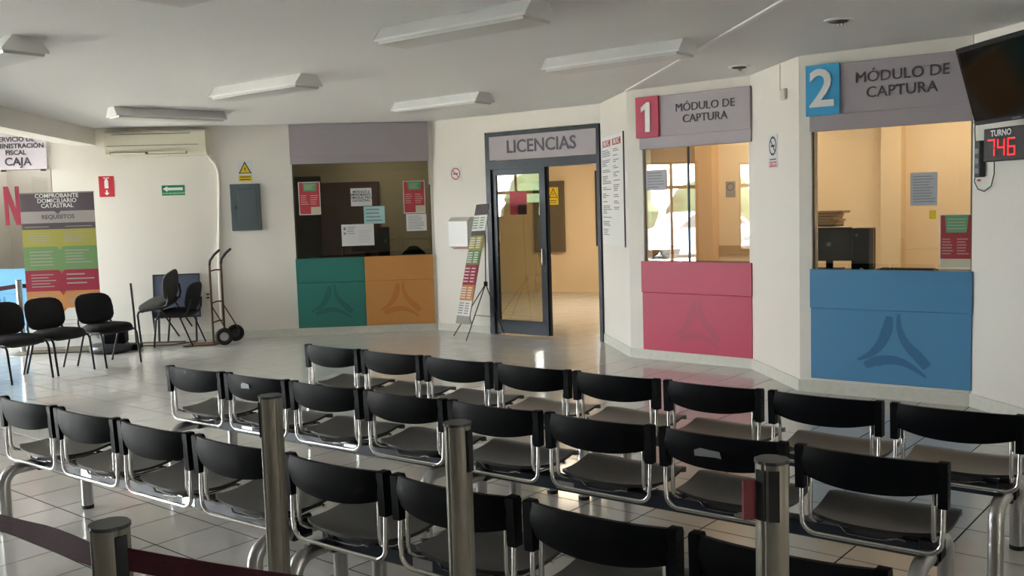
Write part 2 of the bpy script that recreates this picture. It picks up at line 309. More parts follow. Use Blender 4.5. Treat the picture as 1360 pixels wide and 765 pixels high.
# fluorescent fixtures
def lamp():
    t = thing('fluorescent_ceiling_light', '', 'ceiling light')
    L = .625; prof = [(-.085, 0), (.085, 0), (.15, -.085), (.15, -.10), (-.15, -.10), (-.15, -.085)]
    obj('housing', MB().prism([(p[0], p[1]) for p in prof], -L, L, 'x'), M['lamp'], t)
    obj('lens', MB().prism([(-.14, -.1005), (.14, -.1005), (.13, -.118), (-.13, -.118)], -L + .02, L - .02, 'x'), M['lens'], t)
    mb = MB()
    for s in (-1, 1): mb.prism([(p[0] * 1.02, p[1] * 1.02) for p in prof], s * (L + .002), s * (L + .014), 'x')
    obj('end_cap', MB().prism([(p[0] * 1.03, p[1]) for p in prof], L, L + .012, 'x'), M['lamp'], t)
    obj('end_cap', MB().prism([(p[0] * 1.03, p[1]) for p in prof], -L - .012, -L, 'x'), M['lamp'], t)
    return t
LAMPS = [(-.28, 6.18, -38, 'large white fluorescent ceiling light at top centre'), (.89, 7.71, -38.5, 'white fluorescent ceiling light beside the white ceiling strip'), (-2.23, 8.90, -38, 'white fluorescent ceiling light left of centre, in front of the green header'),
         (-.72, 10.62, -39, 'farthest white ceiling light, in front of the office door wall'), (-3.85, 10.98, 42, 'white ceiling light turned crosswise in front of the air conditioner'), (-3.66, 6.80, -38, 'white ceiling light cut by the left edge of the picture'), (-1.30, 4.68, -38, 'nearest ceiling light, mostly cut by the top edge')]
l0 = lamp()
for i, (x, y, a, lb) in enumerate(LAMPS):
    o = l0 if i == 0 else copy_tree(l0)
    o.location = (x, y, CEIL); o.rotation_euler = (0, 0, math.radians(a)); tag(o, lb, 'ceiling light', 'fluorescent ceiling lights')
# ------------------------------------------------------------------ beam seating
BW = .60
def arc(c, r, a0, a1, pl, n=6):
    out = []
    for k in range(n + 1):
        a = a0 + (a1 - a0) * k / n
        out.append((c[0] + r * math.cos(a), c[1] + r * math.sin(a))); 
    return [Vector((p[0], pl, p[1])) for p in out]
def chair_frame_mb():
    mb = MB(); r = .0095; X = .262; zb = .385
    # outer U: uprights and the low bar behind the seat
    path = [(-X, .012, .70), (-X, .006, .60), (-X, 0, zb + .09), (-X + .004, 0, zb + .055)] + [(-X + .06 + .058 * math.cos(a), 0, zb + .055 + .055 * math.sin(a)) for a in [math.pi + math.pi / 2 * k / 6 for k in range(1, 7)]]
    path2 = [(-p[0], p[1], p[2]) for p in path[::-1]]
    mb.tube(path + path2, r, 10)
    for s in (-1, 1):      # inner tubes: down beside the upright, then forward under the seat
        x = s * (X - .034)
        mb.tube([(x, .008, .645), (x, .006, .60), (x, .004, .475), (x, .012, .445), (x - s * .006, .04, .425), (x - s * .012, .075, .415), (x - s * .02, .16, .408), (x - s * .03, .30, .408)], r, 8)
    mb.tube([(-.215, .30, .405), (.215, .30, .405)], r, 8)
    return mb
def backrest_mb():
    mb = MB(); W2 = .278
    def yb(x): return .050 * (abs(x) / W2) ** 2.4 - .042
    def prof(u):
        x = -W2 + 2 * W2 * u; t = abs(x) / W2
        return x, .738 - .004 * t * t, .590 + .038 * t ** 2.2
    def fn(u, v):
        x, top, bot = prof(u); z = bot + (top - bot) * v
        return (x, yb(x) - .014 * (z - .58) / .16 - .010 * math.sin(v * math.pi), z)
    mb.grid2(fn, 28, 6, lambda u, v: (0, .016, 0))
    for s in (-1, 1):      # end pieces that drop down as sleeves over the two tubes
        out = [(-.016, .565), (.026, .565), (.028, .722), (.020, .736), (-.012, .7365), (-.019, .730)]
        mb.prism([(p[0] - (.004 if p[1] > .6 and p[0] < 0 else 0), p[1]) for p in (out if s > 0 else out)], s * .247, s * .281, 'x')
        for k in range(4):  # moulded grooves on the outer end
            z = .612 + k * .026; mb.box(s * .2815 - .001, s * .2815 + .001, -.012, .022, z, z + .010)
    return mb
def seat_mb():
    mb = MB(); W2 = .258
    def fn(u, v):
        a = -1 + 2 * u; y0 = .012 + .045 * abs(a) ** 3.0; y1 = .395 - .022 * abs(a) ** 6
        y = y0 + (y1 - y0) * v; wv = W2 * (1 - .07 * (1 - v) ** 3 - .03 * max(0, v - .85) / .15)
        x = a * wv
        z = .442 - .012 * math.sin(min(1, v * 1.2) * math.pi) + .020 * v ** 1.5 - .016 * max(0, v - .82) / .18 + .012 * a * a
        return (x, y, z)
    mb.grid2(fn, 18, 14, lambda u, v: (0, 0, -.014 - (.010 if v > .8 else 0)))
    return mb
def bracket_mb():
    mb = MB(); mb.add([(-.12, .06, .425), (.12, .06, .425), (.14, .34, .43), (-.14, .34, .43), (-.08, .08, .385), (.08, .08, .385), (.09, .30, .385), (-.09, .30, .385)], [(0, 1, 2, 3), (7, 6, 5, 4), (0, 4, 5, 1), (1, 5, 6, 2), (2, 6, 7, 3), (3, 7, 4, 0)])
    return mb
def clip_mb():
    return MB().tube([(-.15, .045, .432), (-.125, .05, .415), (-.10, .05, .393), (-.03, .052, .389), (.04, .052, .392), (.09, .05, .405), (.12, .05, .402)], .0045, 6)
def arch_mb():
    mb = MB(); r = .033; zt = .335; R_ = .085; H_ = .235
    p = [(0, -H_, .012), (0, -H_, zt - R_)] + [(0, -H_ + R_ - R_ * math.cos(a), zt - R_ + R_ * math.sin(a)) for a in [math.pi / 2 * k / 6 for k in range(1, 7)]]
    q = [(v[0], -v[1], v[2]) for v in p[::-1]]
    return mb.tube(p + q, r, 14)
def bench(label, cx, cy, ang):
    t = thing('beam_seating_bench', label, 'bench', (cx, cy, 0), math.radians(ang), 'four-seat waiting benches')
    g = .165   # beam line lies in front of the backrest line
    b = obj('beam', MB().bbox(-1.11, 1.11, g - .04, g + .04, .318, .384, .006), M['beam'], t)
    for x in (-.62, .30): obj('maker_plate', MB().box(x, x + .10, g - .0425, g - .0405, .332, .370), M['leg'], b, 'small grey plate')
    for s in (-1, 1):
        obj('end_cap', MB().bbox(s * 1.12 - .008, s * 1.12 + .008, g - .043, g + .043, .315, .387, .005), M['black'], b)
        lg = obj('leg', arch_mb(), M['leg'], t, loc=(s * 1.085, g, 0))
        for q in (-1, 1): obj('foot_cap', MB().lathe([(.033, .0), (.034, .02), (.031, .024)], c=(0, q * .235, 0), n=16), M['rubber'], lg)
        obj('beam_clamp', MB().bbox(-.035, .035, -.055, .055, .30, .40, .006), M['dark'], lg)
    for k in range(4):
        f = obj('seat_frame', FRAME_ME, None, t, loc=((k - 1.5) * BW, 0, 0))
        obj('backrest', BACK_ME, None, f); obj('seat', SEAT_ME, None, f); obj('seat_bracket', BRK_ME, None, f); obj('spring_clip', CLIP_ME, None, f)
    return t
FRAME_ME = chair_frame_mb().mesh('seat_frame', M['chrome']); BACK_ME = backrest_mb().mesh('backrest', M['black']); SEAT_ME = seat_mb().mesh('seat', M['seat'])
BRK_ME = bracket_mb().mesh('seat_bracket', M['dark']); CLIP_ME = clip_mb().mesh('spring_clip', M['chrome'])
th0 = math.radians(-37.3); RE = Vector((math.cos(th0), math.sin(th0))); RG = Vector((-RE.y, RE.x))
BEN = [('four-seat waiting bench in the farthest row, left half', -4.28, 4.62, -38.2), ('four-seat waiting bench in the farthest row, right half, before the booths', -1.885, 4.58, -38.3),
       ('four-seat waiting bench in the middle row, left half', -4.37, 3.57, -36.2), ('four-seat waiting bench in the middle row, right half', -1.98, 3.605, -37.0),
       ('four-seat waiting bench in the nearest row, left half', -4.29, 2.455, -37.0), ('four-seat waiting bench in the nearest row, right half, cut by the lower edge', -1.87, 2.47, -36.8)]
bs = []
for lb, la, fwd_, an in BEN:
    c = RE * la + RG * fwd_; bs.append(bench(lb, c.x, c.y, an))
def sticker(bn, k, x, z, w_, h_, lb):
    f = [c for c in bn.children if c.name.startswith('seat_frame')][k]
    t = abs(x) / .278; y = .055 * t ** 2.2 - .045 - .018 * (z - .58) / .16 - .0105
    pts = [(x - w_ / 2, z - h_ / 2), (x + w_ * .3, z - h_ * .4), (x + w_ / 2, z - h_ * .5), (x + w_ * .42, z + h_ * .3), (x + w_ * .1, z + h_ * .38), (x - w_ * .3, z + h_ * .5), (x - w_ * .52, z + h_ * .2)]
    obj('sticker', MB().prism(pts, y - .001, y + .002, 'y'), M['greyink'] if w_ > .1 else M['paperg'], f, lb)
# ------------------------------------------------------------------ queue posts
def post(label, x, y, rz=0, cas=((0.05, 0),), z1=1.05, r=.041, far=False):
    t = thing('queue_post', label, 'post', (x, y, 0), rz, 'retractable belt queue posts')
    obj('base', MB().lathe([(.165, 0), (.165, .012), (.15, .022), (.06, .032), (.045, .034)], n=32), M['dark'] if not far else M['alu'], t)
    n = 40; pts = []
    for k in range(n):
        a = 2 * math.pi * k / n; rr = r * (0.90 if (k % 10) == 5 else 1.0); pts.append((rr * math.cos(a), rr * math.sin(a)))
    obj('pole', MB().prism(pts, .03, z1 - .008, 'z'), M['alu'] if not far else M['leg'], t)
    cp = MB(); pts = []
    for k in range(40):
        a = 2 * math.pi * k / 40; rr = r * (1.0 if (k % 10) in (4, 5) else 1.06); pts.append((rr * math.cos(a), rr * math.sin(a)))
    cp.prism(pts, z1 - .008, z1, 'z'); obj('cap', cp, M['dark'], t)
    for a in cas:
        a = a[1]
        m4 = Matrix.Rotation(a, 4, 'Z')
        obj('belt_cassette', MB().box(r * .82, r * 1.10, -.013, .013, z1 - .15, z1 - .022, m4), M['rubber'], t)
    return t
p1 = post('nearest queue post with dark red belt, at the lower left', -.88, 2.00, 0, ((0, math.radians(-38)), (0, math.radians(150))))
post('tall grey queue post in front of the nearest bench row, left of centre', -.885, 3.40, 0, ((0, math.radians(195)),))
p3 = post('grey queue post at the picture centre with black side slot', -.18, 2.87, 0, ((0, math.radians(-28)),))
p4 = post('grey queue post with a red belt end, in front of the right-hand bench', .64, 2.35, 0, ((0, math.radians(215)), (0, math.radians(-98))))
be = MB(); c0, s0 = math.cos(math.radians(190)), math.sin(math.radians(190))
obj('belt_end', MB().box(.044, .078, -.006, .006, .90, 1.00, Matrix.Rotation(math.radians(190), 4, 'Z')), M['belt2'], p4, 'dark red belt end')
post('queue post outside the picture to the right that holds the near belt', .80, 1.48, 0, ((0, math.radians(160)),))
post('queue post outside the picture to the left that holds the near belt', -2.35, 3.25, 0, ((0, math.radians(-40)),))
def belt(name, label, pts, hw, tw=None):
    mb = MB(); n = len(pts) - 1; P = [Vector(p) for p in pts]
    rows = []
    for i, p in enumerate(P):
        d = (P[min(i + 1, n)] - P[max(i - 1, 0)]).normalized(); side = d.cross(Vector((0, 0, 1))).normalized()
        a = tw[i] if tw else 0; u = Vector((0, 0, 1)) * math.cos(a) + side * math.sin(a); w_ = d.cross(u)
        rows.append([p + u * hw + w_ * .0015, p - u * hw + w_ * .0015, p - u * hw - w_ * .0015, p + u * hw - w_ * .0015])
    vs = [v for r_ in rows for v in r_]; fs = [(i * 4 + k, i * 4 + (k + 1) % 4, i * 4 + 4 + (k + 1) % 4, i * 4 + 4 + k) for i in range(n) for k in range(4)] + [(3, 2, 1, 0), tuple(n * 4 + k for k in range(4))]
    mb.add(vs, fs, True); o = obj(name, mb, M['belt']); return tag(o, label, 'belt', 'queue belts')
def lerp(a, b, t): return [a[i] + (b[i] - a[i]) * t for i in range(3)]
A_, B_ = (-.845, 1.985, .975), (.755, 1.495, .975)
belt('queue_belt', 'dark red queue belt running right from the nearest post', [[*lerp(A_, B_, t)[:2], .975 - .10 * 4 * t * (1 - t) * .35] for t in [k / 14 for k in range(15)]], .025)
A_, B_ = (-.915, 2.02, .975), (-2.31, 3.22, .975)
belt('queue_belt', 'twisted dark red queue belt running left from the nearest post', [[*lerp(A_, B_, t)[:2], .965 + .008 * math.sin(t * 9) - .10 * t] for t in [k / 24 for k in range(25)]], .025, [min(1.25, 5.5 * k / 24) for k in range(25)])
post('far steel queue post beside the light blue counter at the left', -6.33, 12.21, 0, (), .96, .035, True)
belt('queue_belt', 'dark purple queue belt at the far left before the light blue counter', [(-8.0 + 1.64 * t, 12.1 + .1 * t, .88 - .06 * 4 * t * (1 - t)) for t in [k / 10 for k in range(11)]], .028)
belt('queue_belt', 'short queue belt between the far post and the standing banner', [(-6.29 + .5 * t, 12.22 + .5 * t, .88 - .02 * 4 * t * (1 - t)) for t in [k / 6 for k in range(7)]], .028)
# ------------------------------------------------------------------ emblem of three brush strokes
ST = [[(396, 283, 30), (385, 350, 48), (355, 420, 44), (310, 470, 30), (248, 503, 12)], [(437, 270, 14), (440, 340, 26), (470, 410, 38), (520, 465, 48), (566, 518, 44)], [(282, 528, 32), (340, 503, 46), (410, 494, 42), (480, 512, 30), (560, 566, 12)]]
def stroke_pts(st):
    P = []; n = 18
    for k in range(n + 1):
        t = k / n * (len(st) - 1); i = min(int(t), len(st) - 2); f = t - i
        p0, p1_, p2, p3_ = st[max(i - 1, 0)], st[i], st[i + 1], st[min(i + 2, len(st) - 1)]
        P.append([.5 * (2 * p1_[j] + (p2[j] - p0[j]) * f + (2 * p0[j] - 5 * p1_[j] + 4 * p2[j] - p3_[j]) * f * f + (3 * p1_[j] - p0[j] - 3 * p2[j] + p3_[j]) * f ** 3) for j in range(3)])
    return P
def emblem(parent, cx, cz, w_, h_, y, m):
    mb = MB()
    for st in ST:
        P = stroke_pts(st); L_, R2 = [], []
        for i, p in enumerate(P):
            a, b = P[max(i - 1, 0)], P[min(i + 1, len(P) - 1)]; dx, dy = b[0] - a[0], b[1] - a[1]; l = math.hypot(dx, dy); nx, ny = -dy / l, dx / l
            j = 1.12 if (i in (2, 5, 12) and p[2] > 35) else 1.0
            L_.append((p[0] + nx * p[2] / 2 * j, p[1] + ny * p[2] / 2 * j)); R2.append((p[0] - nx * p[2] / 2, p[1] - ny * p[2] / 2))
        vs = [(cx + (q[0] - 407) / 330 * w_, y, cz - (q[1] - 425) / 300 * h_) for q in L_ + R2]; n = len(L_)
        mb.add(vs, [(i, i + 1, n + i + 1, n + i) for i in range(n - 1)]); mb.add([(v[0], y + .003, v[2]) for v in vs], [(i, n + i, n + i + 1, i + 1) for i in range(n - 1)])
    return obj('emblem', mb, m, parent, 'darker tone three-stroke triangle emblem')
def counter(fr, label, x0, x1, m, md, z0=.105, zs=.735, z1=1.072, ex=None, ez=.44, ew=.58, eh=.50, lip=.0):
    t = on(fr, 'counter_front', label, 'counter', x0); w_ = x1 - x0
    obj('lower_board', MB().bbox(0, w_, -.022, -.001, z0, zs - .002, .003), m, t)
    obj('upper_board', MB().bbox(-lip, w_ + lip, -.034, -.001, zs, z1, .003), m, t)
    emblem(t, (ex if ex is not None else w_ / 2), ez, ew, eh, -.0235, md)
    return t
counter(FB, 'green counter front with emblem, left half of the far service window', 2.905, 3.845, M['green'], M['greend'], ex=.465, ez=.455, ew=.58, eh=.47)
counter(FB, 'orange counter front with emblem, right half of the far service window', 3.847, 4.802, M['orange'], M['oranged'], ex=.47, ez=.445, ew=.58, eh=.50)
counter(FP, 'pink counter front with faint emblem under booth one', .175, 1.475, M['pink'], M['pinkd'], ex=.66, ez=.42, ew=.56, eh=.52, lip=.004)
counter(FU, 'blue counter front with emblem under booth two', .105, 1.388, M['blue'], M['blued'], z0=.13, zs=.75, z1=1.085, ex=.68, ez=.455, ew=.58, eh=.52, lip=.004)
counter(FB, 'light blue counter front at the far left behind the standing banner', -2.05, -.29, M['lblue'], M['blue'], ex=1.0)
# header signs
def header(fr, label, x0, x1, z0, zb, z1, lines=None, num=None, m='lilac', size=.13, tx=None, tz=None):
    t = on(fr, 'header_sign', label, 'sign', x0); w_ = x1 - x0
    obj('backing_board', MB().bbox(0, w_, -.05, -.001, z0, z1, .003), M[m], t)
    if zb: obj('face_board', MB().bbox(0, w_, -.062, -.051, zb, z1, .003), M[m], t)
    if num:
        nb = obj('number_plaque', MB().bbox(-.02, .265, -.085, -.063, zb - .003, z1 + .006, .003), M[num[1]], t, num[2])
        zc = (zb + z1) / 2
        if num[0] == '1': obj('numeral', MB().prism([(.105, zc - .155), (.165, zc - .155), (.165, zc + .155), (.125, zc + .155), (.055, zc + .105), (.055, zc + .055), (.105, zc + .085)], -.095, -.085, 'y'), M['white'], nb)
        else: text('numeral', num[0], .44, (.118, -.092, zc), M['white'], nb, bold=.007, extrude=.007)
    if lines: text('lettering', lines, size, (tx, -.066, tz), M['letter'], t, bold=0, extrude=.003, ls=1.02)
    return t
header(FB, 'plain lilac-grey header board above the far service window', 2.90, 4.79, 2.375, 2.47, 2.915)
header(FP, 'lilac-grey header sign of booth one with white numeral on pink', .19, 1.492, 2.272, 2.395, 2.815, 'MÓDULO DE\nCAPTURA', ('1', 'pink', 'pink plaque with white numeral'), size=.116, tx=.80, tz=2.61)
header(FU, 'lilac-grey header sign of booth two with white numeral on blue', .11, 1.378, 2.262, 2.395, 2.81, 'MÓDULO DE\nCAPTURA', ('2', 'cyan', 'blue plaque with white numeral'), size=.124, tx=.75, tz=2.61)
t = header(FB, 'pale lilac hanging sign for the cashier at the far left', -2.2, -.31, 2.40, None, 2.90, m='lilac')
t.children[0].data.materials[0] = mat('pale_lilac_board', (0.72, 0.66, 0.74), 0.5)
text('lettering', 'SERVICIO DE\nADMINISTRACIÓN\nFISCAL', .088, (1.50, -.054, 2.71), M['letter'], t, bold=.002, ls=1.0); text('lettering', 'CAJA', .15, (1.52, -.054, 2.50), M['letter'], t, bold=.003)
for x in (1.32, 1.83): obj('hanger_clip', MB().bbox(x - .03, x + .03, -.05, -.01, 2.375, 2.40, .003), M['dark'], t)
# ------------------------------------------------------------------ the office door
DX0, DX1 = .975, 2.745
t = struct('door_1', MB().box(DX0, DX0 + .07, -.03, .10, 0, 2.68).box(DX1 - .045, DX1 + .0, -.03, .10, 0, 2.68).box(DX0 + .07, DX1 - .045, -.03, .10, 2.63, 2.68).box(DX0 + .07, DX1 - .045, -.03, .10, 2.20, 2.315).box(DX0 - .02, DX0, -.012, .0, 0, 2.69), M['frame'], loc=(P0.x, P0.y, 0), rot=(0, 0, FD.a))
lf = obj('door_leaf', MB().box(1.045, 1.115, .0, .04, .02, 2.2).box(1.815, 1.905, .0, .04, .02, 2.2).box(1.115, 1.815, .0, .04, 2.12, 2.2).box(1.115, 1.815, .0, .04, .02, .20), M['frame'], t)
obj('door_pane', MB().box(1.115, 1.815, .016, .022, .20, 2.12), M['glassd'], lf)
obj('door_handle', MB().tube([(1.85, -.0, .95), (1.85, -.03, .95), (1.85, -.03, 1.15), (1.85, 0, 1.15)], .008, 8), M['chrome'], lf)
fx = obj('fixed_frame', MB().box(1.905, 1.925, .03, .07, .02, 2.2), M['frame'], t)
t = on(FD, 'door_header_sign', 'wide lilac-grey header sign with grey lettering over the office door', 'sign', 1.045)
obj('board', MB().bbox(0, 1.655, -.035, -.031, 2.318, 2.628, .002), M['lilac'], t); text('lettering', 'LICENCIAS', .232, (.83, -.039, 2.475), M['letter'], t, bold=.0025, xs=.98)
tag(t, cat='sign')
t = on(FD, 'door_notice', 'small red poster on the glass of the office door leaf', 'poster', 1.33, 1.60, .012)
obj('sheet', MB().box(0, .27, -.001, .001, 0, .30), M['pred'], t); obj('print_block', MB().box(.13, .27, -.003, -.0012, 0, .13), M['maroon'], t)
# ------------------------------------------------------------------ small flat notices
def lines_mb(x0, x1, z0, z1, n, y, ratio=.45, jag=.35):
    mb = MB(); s = (z1 - z0) / n
    for k in range(n):
        z = z1 - (k + .5) * s; e = x1 - (x1 - x0) * random.uniform(0, jag); mb.box(x0, e, y - .0006, y, z - s * ratio / 3, z + s * ratio / 3)
    return mb
def notice(fr, name, label, cat, x0, z0, w_, h_, m='paper', y=-.004, group=None, lines=6, ink='greyink', title=None):
    t = on(fr, name, label, cat, x0, z0, 0, group)
    obj('sheet', MB().box(0, w_, y - .0015, y, 0, h_), M[m], t)
    top = h_ * .92
    if title: text('lettering', title[0], title[1], (w_ / 2, y - .003, h_ * title[2]), M['ink'], t, bold=.0008, extrude=.0005, ls=.9); top = h_ * title[3]
    if lines: obj('small_print', lines_mb(w_ * .1, w_ * .92, h_ * .08, top, lines, y - .0016), M[ink], t)
    return t
def health(fr, label, x0, z0, w_, h_, y=-.004):
    t = on(fr, 'information_poster', label, 'poster', x0, z0, 0, 'red information posters')
    obj('sheet', MB().box(0, w_, y - .0015, y, 0, h_), M['paper'], t)
    obj('red_field', MB().box(w_ * .04, w_ * .97, y - .0025, y - .0015, h_ * .03, h_ * .98), M['pred'], t)
    obj('green_field', MB().prism([(w_ * .2, h_ * .98), (w_ * .25, h_ * .72), (w_ * .8, h_ * .72), (w_ * .86, h_ * .98)], y - .0035, y - .0025, 'y'), M['pgreen'], t)
    obj('cream_field', MB().box(w_ * .55, w_ * .97, y - .0035, y - .0025, h_ * .03, h_ * .24), M['plight'], t)
    mb = lines_mb(w_ * .1, w_ * .45, h_ * .3, h_ * .62, 5, y - .0026); mb2 = lines_mb(w_ * .54, w_ * .92, h_ * .3, h_ * .62, 5, y - .0026); mb.add(mb2.v, mb2.f)
    mb3 = lines_mb(w_ * .28, w_ * .78, h_ * .76, h_ * .93, 4, y - .0036); mb.add(mb3.v, mb3.f)
    obj('small_print', mb, mat('print_pale', (0.62, 0.42, 0.38), .6), t)
    return t
GY = .028   # notices stuck on the face of the glass
health(FB, 'red and green information poster on the left of the far service window', 2.98, 1.675, .297, .456, GY)
health(FB, 'red and green information poster on the right of the far service window', 4.42, 1.655, .303, .452, GY)
notice(FB, 'window_notice', 'white notice with bold text high on the far service window', 'notice', 3.694, 1.778, .29, .248, y=GY, title=('MÓDULO 2\nCOMPROBANTE DE\nDOMICILIO FISCAL\nCATASTRAL', .045, .55, .1), lines=0)
notice(FB, 'window_notice', 'pale cyan notice on the far service window', 'notice', 3.865, 1.528, .29, .242, 'cyanp', y=GY, lines=4)
t = notice(FB, 'window_notice', 'white landscape notice low on the far service window', 'notice', 3.546, 1.227, .448, .300, y=GY, lines=0)
mb = lines_mb(.08, .20, .16, .27, 4, GY - .0016); m2 = lines_mb(.24, .42, .04, .22, 6, GY - .0016, .15); mb.add(m2.v, m2.f); mb.box(.03, .06, GY - .0025, GY - .0016, .22, .26).box(.03, .06, GY - .0025, GY - .0016, .16, .19); obj('small_print', mb, M['greyink'], t)
notice(FB, 'window_notice', 'white sheet under the right-hand red poster', 'notice', 4.449, 1.409, .283, .236, y=GY, lines=9)
notice(FP, 'window_notice', 'grey-white sheet taped to the glass of booth one', 'notice', .215, 1.835, .255, .215, 'paperg', y=GY, lines=6)
notice(FU, 'window_notice', 'pale sheet taped to the glass of booth two', 'notice', .913, 1.611, .206, .268, 'paperg', y=GY, lines=10)
t = on(FU, 'sticky_note', 'small yellow note below the pale sheet in booth two', 'note', 1.06, 1.50, GY); obj('sheet', MB().box(0, .05, -.002, 0, 0, .07), M['yellow'], t)
t = on(FU, 'information_poster', 'red and green poster in the lower right corner of booth two glass', 'poster', 1.138, 1.10, GY)
obj('sheet', MB().box(0, .232, -.0015, 0, 0, .435), M['paper'], t); obj('red_field', MB().box(.008, .232, -.0025, -.0015, .08, .43), mat('print_dark_red', (.36, .035, .045), .6), t)
obj('green_field', MB().prism([(.04, .43), (.05, .29), (.2, .29), (.215, .43)], -.0035, -.0025, 'y'), M['pgreen'], t); obj('pale_band', MB().box(.008, .232, -.0025, -.0015, .012, .078), M['plight'], t)
mb = lines_mb(.02, .11, .11, .25, 6, -.0026); m2 = lines_mb(.13, .225, .11, .25, 6, -.0026); mb.add(m2.v, m2.f); m2 = lines_mb(.06, .2, .31, .41, 4, -.0036); mb.add(m2.v, m2.f); obj('small_print', mb, mat('print_pale_b', (.5, .4, .34), .6), t)
def circ(cx, cz, r, y0, y1, n=24): return [(cx + r * math.cos(2 * math.pi * k / n), cz + r * math.sin(2 * math.pi * k / n)) for k in range(n)]
def ring_mb(cx, cz, r, w_, y, n=28):
    mb = MB(); vs = []
    for k in range(n):
        a = 2 * math.pi * k / n
        for rr in (r, r - w_): vs.append((cx + rr * math.cos(a), y, cz + rr * math.sin(a)))
    return mb.add(vs, [(2 * k, 2 * k + 1, (2 * k + 3) % (2 * n), (2 * k + 2) % (2 * n)) for k in range(n)])
def nosmoke(fr, label, x0, z0, w_, h_, cz, r, plate='paper', ringm='red', txt=None):
    t = on(fr, 'no_smoking_sign', label, 'sign', x0, z0)
    obj('plate', MB().box(0, w_, -.004, -.0005, 0, h_), M[plate], t)
    obj('ring', ring_mb(w_ / 2, cz, r, r * .2, -.0055), M[ringm], t)
    mb = MB().box(-r * .8, r * .8, -.0052, -.0045, -r * .08, r * .08, Matrix.Translation((w_ / 2, 0, cz)) @ Matrix.Rotation(math.radians(45), 4, 'Y')); obj('slash', mb, M[ringm], t)
    mb = MB().box(w_ / 2 - r * .55, w_ / 2 + r * .5, -.0044, -.0041, cz - r * .1, cz + r * .1); obj('cigarette', mb, M['ink'], t)
    if txt:
        obj('caption_panel', MB().box(w_ * .1, w_ * .9, -.005, -.004, h_ * .04, h_ * .2), M['red'], t); obj('small_print', MB().box(w_ * .15, w_ * .85, -.005, -.004, h_ * .25, h_ * .28), M['ink'], t)
        text('lettering', txt, .045, (w_ / 2, -.006, h_ * .12), M['white'], t, bold=.001, extrude=.0005, xs=.9)
    return t
nosmoke(FD, 'small square no smoking sign left of the office door', .325, 2.073, .202, .208, .104, .082)
nosmoke(FR, 'tall no smoking sign on the wall between the two booths', .488, 1.987, .224, .308, .205, .088, 'paper', 'ink', 'NO FUMAR')
t = on(FR, 'wall_box', 'tiny beige switch box high between the booths', 'box', .845, 2.58); obj('cover', MB().bbox(0, .10, -.03, 0, 0, .10, .006), M['cream'], t); obj('conduit', MB().tube([(-.06, -.006, .10), (-.06, -.006, .33)], .004, 6), M['base'], t)
t = on(FB, 'fire_extinguisher_sign', 'red fire extinguisher sign with white arrow below the air conditioner', 'sign', .33, 2.003)
obj('plate', MB().box(0, .20, -.004, -.0005, 0, .28), M['red'], t)
obj('pictogram', MB().prism([(.075, .115), (.125, .115), (.125, .215), (.115, .235), (.085, .235), (.075, .215)], -.006, -.004, 'y').box(.09, .11, -.006, -.004, .235, .25).box(.062, .095, -.006, -.004, .25, .262).box(.105, .14, -.006, -.004, .25, .262), M['white'], t)
obj('arrow', MB().prism([(.1, .02), (.135, .055), (.112, .055), (.112, .09), (.088, .09), (.088, .055), (.065, .055)], -.006, -.004, 'y'), M['white'], t)
t = on(FB, 'exit_route_sign', 'green exit route sign with white arrow pointing left', 'sign', 1.155, 1.998)
obj('plate', MB().box(0, .306, -.004, -.0005, 0, .138), M['sgreen'], t)
obj('arrow', MB().prism([(.015, .09), (.075, .125), (.075, .107), (.28, .107), (.28, .07), (.075, .07), (.075, .05)], -.006, -.004, 'y'), M['white'], t)
text('lettering', 'RUTA DE EVACUACIÓN', .028, (.158, -.005, .028), M['white'], t, extrude=.0005)
t = on(FB, 'breaker_box', 'grey electrical panel box on the far wall beside the service window', 'electrical panel', 2.07, 1.49)
obj('enclosure', MB().bbox(0, .40, -.05, 0, 0, .635, .004), M['panel'], t); obj('cover', MB().bbox(.10, .35, -.058, -.05, .06, .57, .004), M['panel'], t); obj('latch', MB().bbox(.05, .07, -.06, -.05, .3, .34, .003), M['chrome'], t)
def warn(fr, label, x0, z0, w_, h_, y=-.0005, white=True):
    t = on(fr, 'electrical_warning_sign', label, 'sign', x0, z0, y)
    obj('plate', MB().box(0, w_, -.0035, 0, 0, h_), M['paper'] if white else M['yellow'], t)
    obj('triangle', MB().prism([(w_ * .06, h_ * .40), (w_ * .94, h_ * .40), (w_ * .5, h_ * .96)], -.005, -.0035, 'y'), M['ink'], t)
    obj('triangle_field', MB().prism([(w_ * .16, h_ * .435), (w_ * .84, h_ * .435), (w_ * .5, h_ * .87)], -.006, -.005, 'y'), M['yellow'], t)
    obj('bolt', MB().prism([(w_ * .53, h_ * .75), (w_ * .44, h_ * .6), (w_ * .5, h_ * .6), (w_ * .47, h_ * .47), (w_ * .57, h_ * .64), (w_ * .51, h_ * .64)], -.007, -.006, 'y'), M['ink'], t)
    cp = obj('caption_panel', MB().box(w_ * .06, w_ * .94, -.005, -.0035, h_ * .04, h_ * .33), M['yellow'], t); obj('small_print', lines_mb(w_ * .15, w_ * .85, h_ * .07, h_ * .3, 2, -.0052, .5, .05), M['ink'], t)
warn(FB, 'yellow electrical hazard sign above the grey panel box', 2.18, 2.15, .20, .295)
